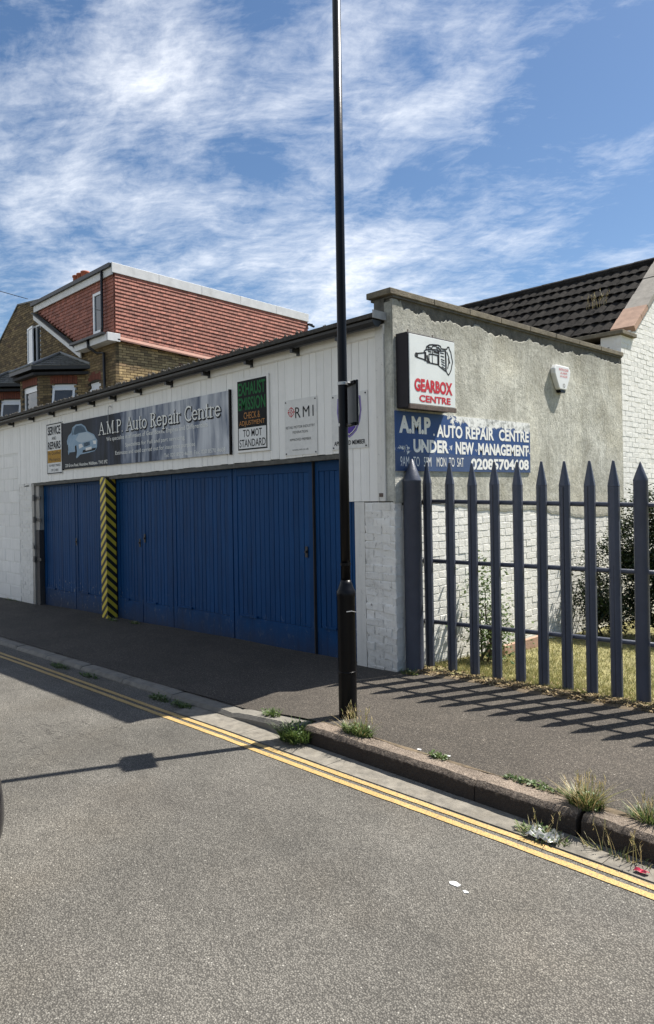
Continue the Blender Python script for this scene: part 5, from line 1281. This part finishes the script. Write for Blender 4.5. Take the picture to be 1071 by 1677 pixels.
blades(62000, fx1, 'grass', 'lawn_grass', 'short dry yellow green lawn grass behind the fence', 'grass', .040, .0034, 11)
def fx2(rd):
    x = rd.uniform(.05, 6); y = pave_back(x) + .03 + rd.random() ** 1.6 * .42; return x, y
rd = random.Random(21); m = MB()
for _ in range(7500):
    x = rd.uniform(.1, 5); y = pave_back(x) - .05 + abs(rd.gauss(0, .15)); z = (0.016 if abs(y - pave_back(x) - .05) < .08 else max(zlawn(x, y), 0.0)) + rd.uniform(.0, .012)
    v1 = Vector((rd.uniform(-1, 1), rd.uniform(-1, 1), rd.uniform(-.5, .5))).normalized(); v2 = v1.cross(Vector((rd.uniform(-.4, .4), rd.uniform(-.4, .4), 1))).normalized(); r_ = rd.uniform(.006, .019); c = Vector((x, y, z))
    m.add([c - v1 * r_, c + v2 * r_ * .5, c + v1 * r_, c - v2 * r_ * .5], [(0, 1, 2, 3)])
o = m.build('leaf_litter', 'litterleaf'); tag(o, 'dry brown leaf litter along the foot of the fence', 'leaf litter'); o['kind'] = 'stuff'
m = MB(); m.box((-0.0, 1.5, -.12), (.22, 1.56, .04)); m.box((.17, 1.56, -.12), (.22, 2.3, .04)); tag(m.build('lawn_edging', 'sandstone', bevel=.006), 'low pale brick edging by the flank wall behind the fence', 'edging')

def shrub(x, y, z, lobes, n, leaf, label, name, stems=14, NCL=26, group=None, fl=0, mat='leaf', cat='bush'):
    s = thing(name, (x, y, z), label, cat, group); rd = random.Random(int(x * 991 + y * 13)); m = MB()
    wts = [a * b * c for _, _, _, a, b, c in lobes]; tot = sum(wts)
    clumps = []
    for (lx, ly, lz, a, b, c_), wt in zip(lobes, wts):
        for _ in range(max(4, int(NCL * wt / tot) + 5)):
            v = Vector((rd.gauss(0, 1), rd.gauss(0, 1), rd.gauss(0, 1))).normalized() * rd.uniform(.35, 1.08)
            clumps.append((Vector((lx + v.x * a, ly + v.y * b, lz + v.z * c_)), rd.uniform(.10, .24)))
    per = max(1, n // len(clumps))
    for c, r in clumps:
        if c.z < z + .03: c.z = z + .03 + rd.random() * .1
        for _ in range(per):
            p = c + Vector((rd.gauss(0, 1), rd.gauss(0, 1), rd.gauss(0, .9))) * r * .55
            if p.z < z: continue
            v1 = Vector((rd.uniform(-1, 1), rd.uniform(-1, 1), rd.uniform(-.6, .5))).normalized(); v2 = v1.cross(Vector((rd.uniform(-.7, .7), rd.uniform(-.7, .7), 1))).normalized(); q = leaf * rd.uniform(.6, 1.25); up_ = v1.cross(v2) * q * .15
            m.add([p, p + v1 * q * .5 + v2 * q * .32 + up_, p + v1 * q, p + v1 * q * .5 - v2 * q * .32 + up_], [(0, 1, 2), (0, 2, 3)])
    m.build('foliage', mat, s)
    m = MB()
    for c, r in rd.sample(clumps, min(stems, len(clumps))):
        b = Vector((x + rd.uniform(-.12, .12), y + rd.uniform(-.12, .12), z)); md = b.lerp(c, .5) + Vector((rd.uniform(-.1, .1), rd.uniform(-.1, .1), .12)); m.tube([b, md, c + up * .05], [.012, .008, .003], 5)
    m.build('stem', 'bark', s)
    for _ in range(fl):
        pass
    return s
rb = shrub(1.0, 4.3, -.17, [(.42, 3.55, .30, .34, .45, .45), (.70, 3.9, 1.0, .40, .5, .80), (1.0, 4.25, 1.15, .42, .5, .75), (1.35, 4.5, 1.45, .5, .5, .75), (1.9, 4.9, 1.0, .7, .6, .9), (1.1, 4.0, .4, .7, .5, .45)], 52000, .05, 'tall rose bush with glossy dark leaves and one pink bloom behind the fence', 'rose_bush', 22, 190)
m = MB()
for k in range(9):
    a = k * 2.4; r0 = .012 + .004 * k
    c = Vector((.78 + math.cos(a) * r0 * .6, 3.96 + math.sin(a) * r0 * .6, 1.36 + .01 * math.sin(k)))
    m.lathe(c, [(.004, -.02), (.022, -.01), (.028, .008), (.02, .022)], 8)
m.build('bloom', 'petal', rb, smooth=True)
shrub(.38, 3.25, -.13, [(.38, 3.25, .22, .22, .3, .3), (.3, 3.4, .75, .12, .15, .35)], 1500, .045, 'small leafy shoots against the white brick wall left of the rose bush', 'wall_shrub', 8)
shrub(.28, 1.15, -.06, [(.28, 1.15, .25, .13, .2, .32), (.26, 1.1, .75, .06, .08, .35)], 1500, .045, 'thin tall weed standing against the white brick wall behind the first pales', 'tall_weed', 7, mat='weed')
shrub(3.4, 5.8, -.22, [(3.2, 5.8, .7, .9, .8, .9), (4.3, 6.2, .8, 1.0, .8, 1.0)], 5000, .06, 'dark bush farther right on the lawn past the rose bush', 'garden_bush', 12)

# rubbish
rd = random.Random(4); m = MB(); s0 = Vector((2.50, -1.80, -.10)); n = 9
for i in range(n):
    for j in range(n): m.v.append((s0.x + (i / (n - 1) - .5) * .16 + rd.uniform(-.008, .008), s0.y + (j / (n - 1) - .5) * .10 + rd.uniform(-.006, .006), s0.z - .01 + abs(rd.gauss(0, .018))))
for i in range(n - 1):
    for j in range(n - 1): a = i * n + j; m.f.append((a, a + n, a + n + 1, a + 1))
tag(m.build('plastic_bag', 'plastic'), 'crumpled pale plastic bag lying in the gutter against the kerb', 'litter')
m = MB(); s0 = Vector((2.99, -1.80, -.108)); n = 5
for i in range(n):
    for j in range(n): m.v.append((s0.x + (i / (n - 1) - .5) * .06 + rd.uniform(-.004, .004), s0.y + (j / (n - 1) - .5) * .03, s0.z + abs(rd.gauss(0, .006))))
for i in range(n - 1):
    for j in range(n - 1): a = i * n + j; m.f.append((a, a + n, a + n + 1, a + 1))
tag(m.build('sweet_wrapper', 'redwrap'), 'small red wrapper in the gutter at the right edge', 'litter')
for (x, y, r, lb) in ((2.417, -2.467, .017, 'white bird dropping on the road, the larger of the pair'), (2.49, -2.487, .009, 'tiny white spot on the road beside the larger dropping')):
    m = MB(); k = 11; pts = [(x + r * (1 + rd.uniform(-.3, .3)) * math.cos(6.283 * i / k) * 1.4, y + r * (1 + rd.uniform(-.3, .3)) * math.sin(6.283 * i / k), zroad(x, y) + .001) for i in range(k)]
    m.prism(pts, (0, 0, .003)); tag(m.build('bird_dropping', 'white'), lb, 'bird dropping')
for i, (x, y, lb) in enumerate(((1.42, -1.49, 'white paper scrap on the pavement edge nearest the lamp'), (1.63, -1.46, 'white paper scrap farther along beside the low green weed'), (3.0, -1.1, 'small white paper scrap on the pavement at the right edge'))):
    m = MB(); m.obox((x, y, zpave(x, y) + .003), (.025, .008, 0), (-.005, .012, .002), (0, 0, .003)); tag(m.build('paper_scrap', 'white'), lb, 'litter')

# ================================================================== parked car, only its bumper corner enters the view
car = thing('parked_car', (-0.95, -4.95, -.12), 'black parked car whose bumper corner shows at the left edge of the road', 'car')
CXN, CY0, CW = 1.27, -4.80, 0.0
secs = [  # x offset back from the tail, half width at sill, at belt, sill z, belt z, roof z, roof half width
 (0.00, .64, .50, .30, .60, .78, .44), (0.05, .75, .62, .24, .68, .88, .50), (0.16, .83, .70, .20, .80, 1.02, .54), (0.35, .88, .80, .18, .88, 1.18, .58), (0.75, .895, .885, .18, .92, 1.40, .64),
 (1.5, .90, .885, .18, .92, 1.46, .64), (2.3, .90, .885, .18, .91, 1.43, .62), (2.9, .90, .88, .18, .90, 1.18, .60), (3.2, .895, .87, .18, .88, .96, .62), (3.8, .88, .84, .20, .80, .86, .6), (4.05, .80, .76, .25, .70, .76, .5), (4.15, .66, .62, .32, .58, .62, .4)]
m = MB(); NP = 14
for (dx_, ws, wb, zs, zbt, zr, wr) in secs:
    x = CXN - dx_
    prof = [(-ws * .8, zs - .03), (-ws, zs + .05), (-ws - .005, (zs + zbt) / 2), (-wb, zbt), (-wb * .93, zbt + (zr - zbt) * .35), (-wr, zr - .04), (-wr * .6, zr)]
    prof = prof + [(-a, b) for a, b in prof[::-1]]
    m.v += [(x, CY0 + a, b - .12) for a, b in prof]
for i in range(len(secs) - 1):
    for j in range(NP): a = i * NP + j; b = i * NP + (j + 1) % NP; m.f.append((a, a + NP, b + NP, b))
m.f.append(tuple(range(NP))); m.f.append(tuple((len(secs) - 1) * NP + j for j in range(NP - 1, -1, -1)))
bd = m.build('body', 'carpaint', car, smooth=True); md = bd.modifiers.new('subsurf', 'SUBSURF'); md.levels = 2; md.render_levels = 2
for sg in (-1, 1):
    for x0, x1 in ((.75, 1.55), (1.62, 2.6)):
        m = MB(); X0, X1 = CXN - x0, CXN - x1
        m.prism([(X0, CY0 + sg * .79, .84), (X1, CY0 + sg * .79, .84), (X1 + .05, CY0 + sg * .655, 1.12), (X0 - .05, CY0 + sg * .655, 1.12)], (0, sg * .02, .004)); m.build('side_window', 'glass', car)
    for x in (CXN - .78, CXN - 3.35):
        m = MB(); yy = CY0 + sg * .80
        m.tube([(x, yy - .10, .195), (x, yy - .09, .195), (x, yy + .09, .195), (x, yy + .10, .195)], [.27, .315, .315, .27], 24); wl = m.build('wheel', 'tyre', car)
        m = MB(); m.tube([(x, yy + sg * .095, .195), (x, yy + sg * .108, .195)], [.20, .18], 16); m.build('rim', 'steel', wl)
    m = MB(); m.box((CXN - .10, CY0 + sg * .36, .50), (CXN - .03, CY0 + sg * .50, .60)); m.build('tail_lamp', 'lamp_red', car, bevel=.02)
m = MB(); m.prism([(CXN - .10, CY0 - .42, .80), (CXN - .10, CY0 + .42, .80), (CXN - .33, CY0 + .38, 1.10), (CXN - .33, CY0 - .38, 1.10)], (.03, 0, .02)); m.build('rear_window', 'glass', car, bevel=.01)
m = MB(); m.box((CXN - .02, CY0 - .26, .40), (CXN + .012, CY0 + .26, .51)); m.build('number_plate', 'signwhite', car)
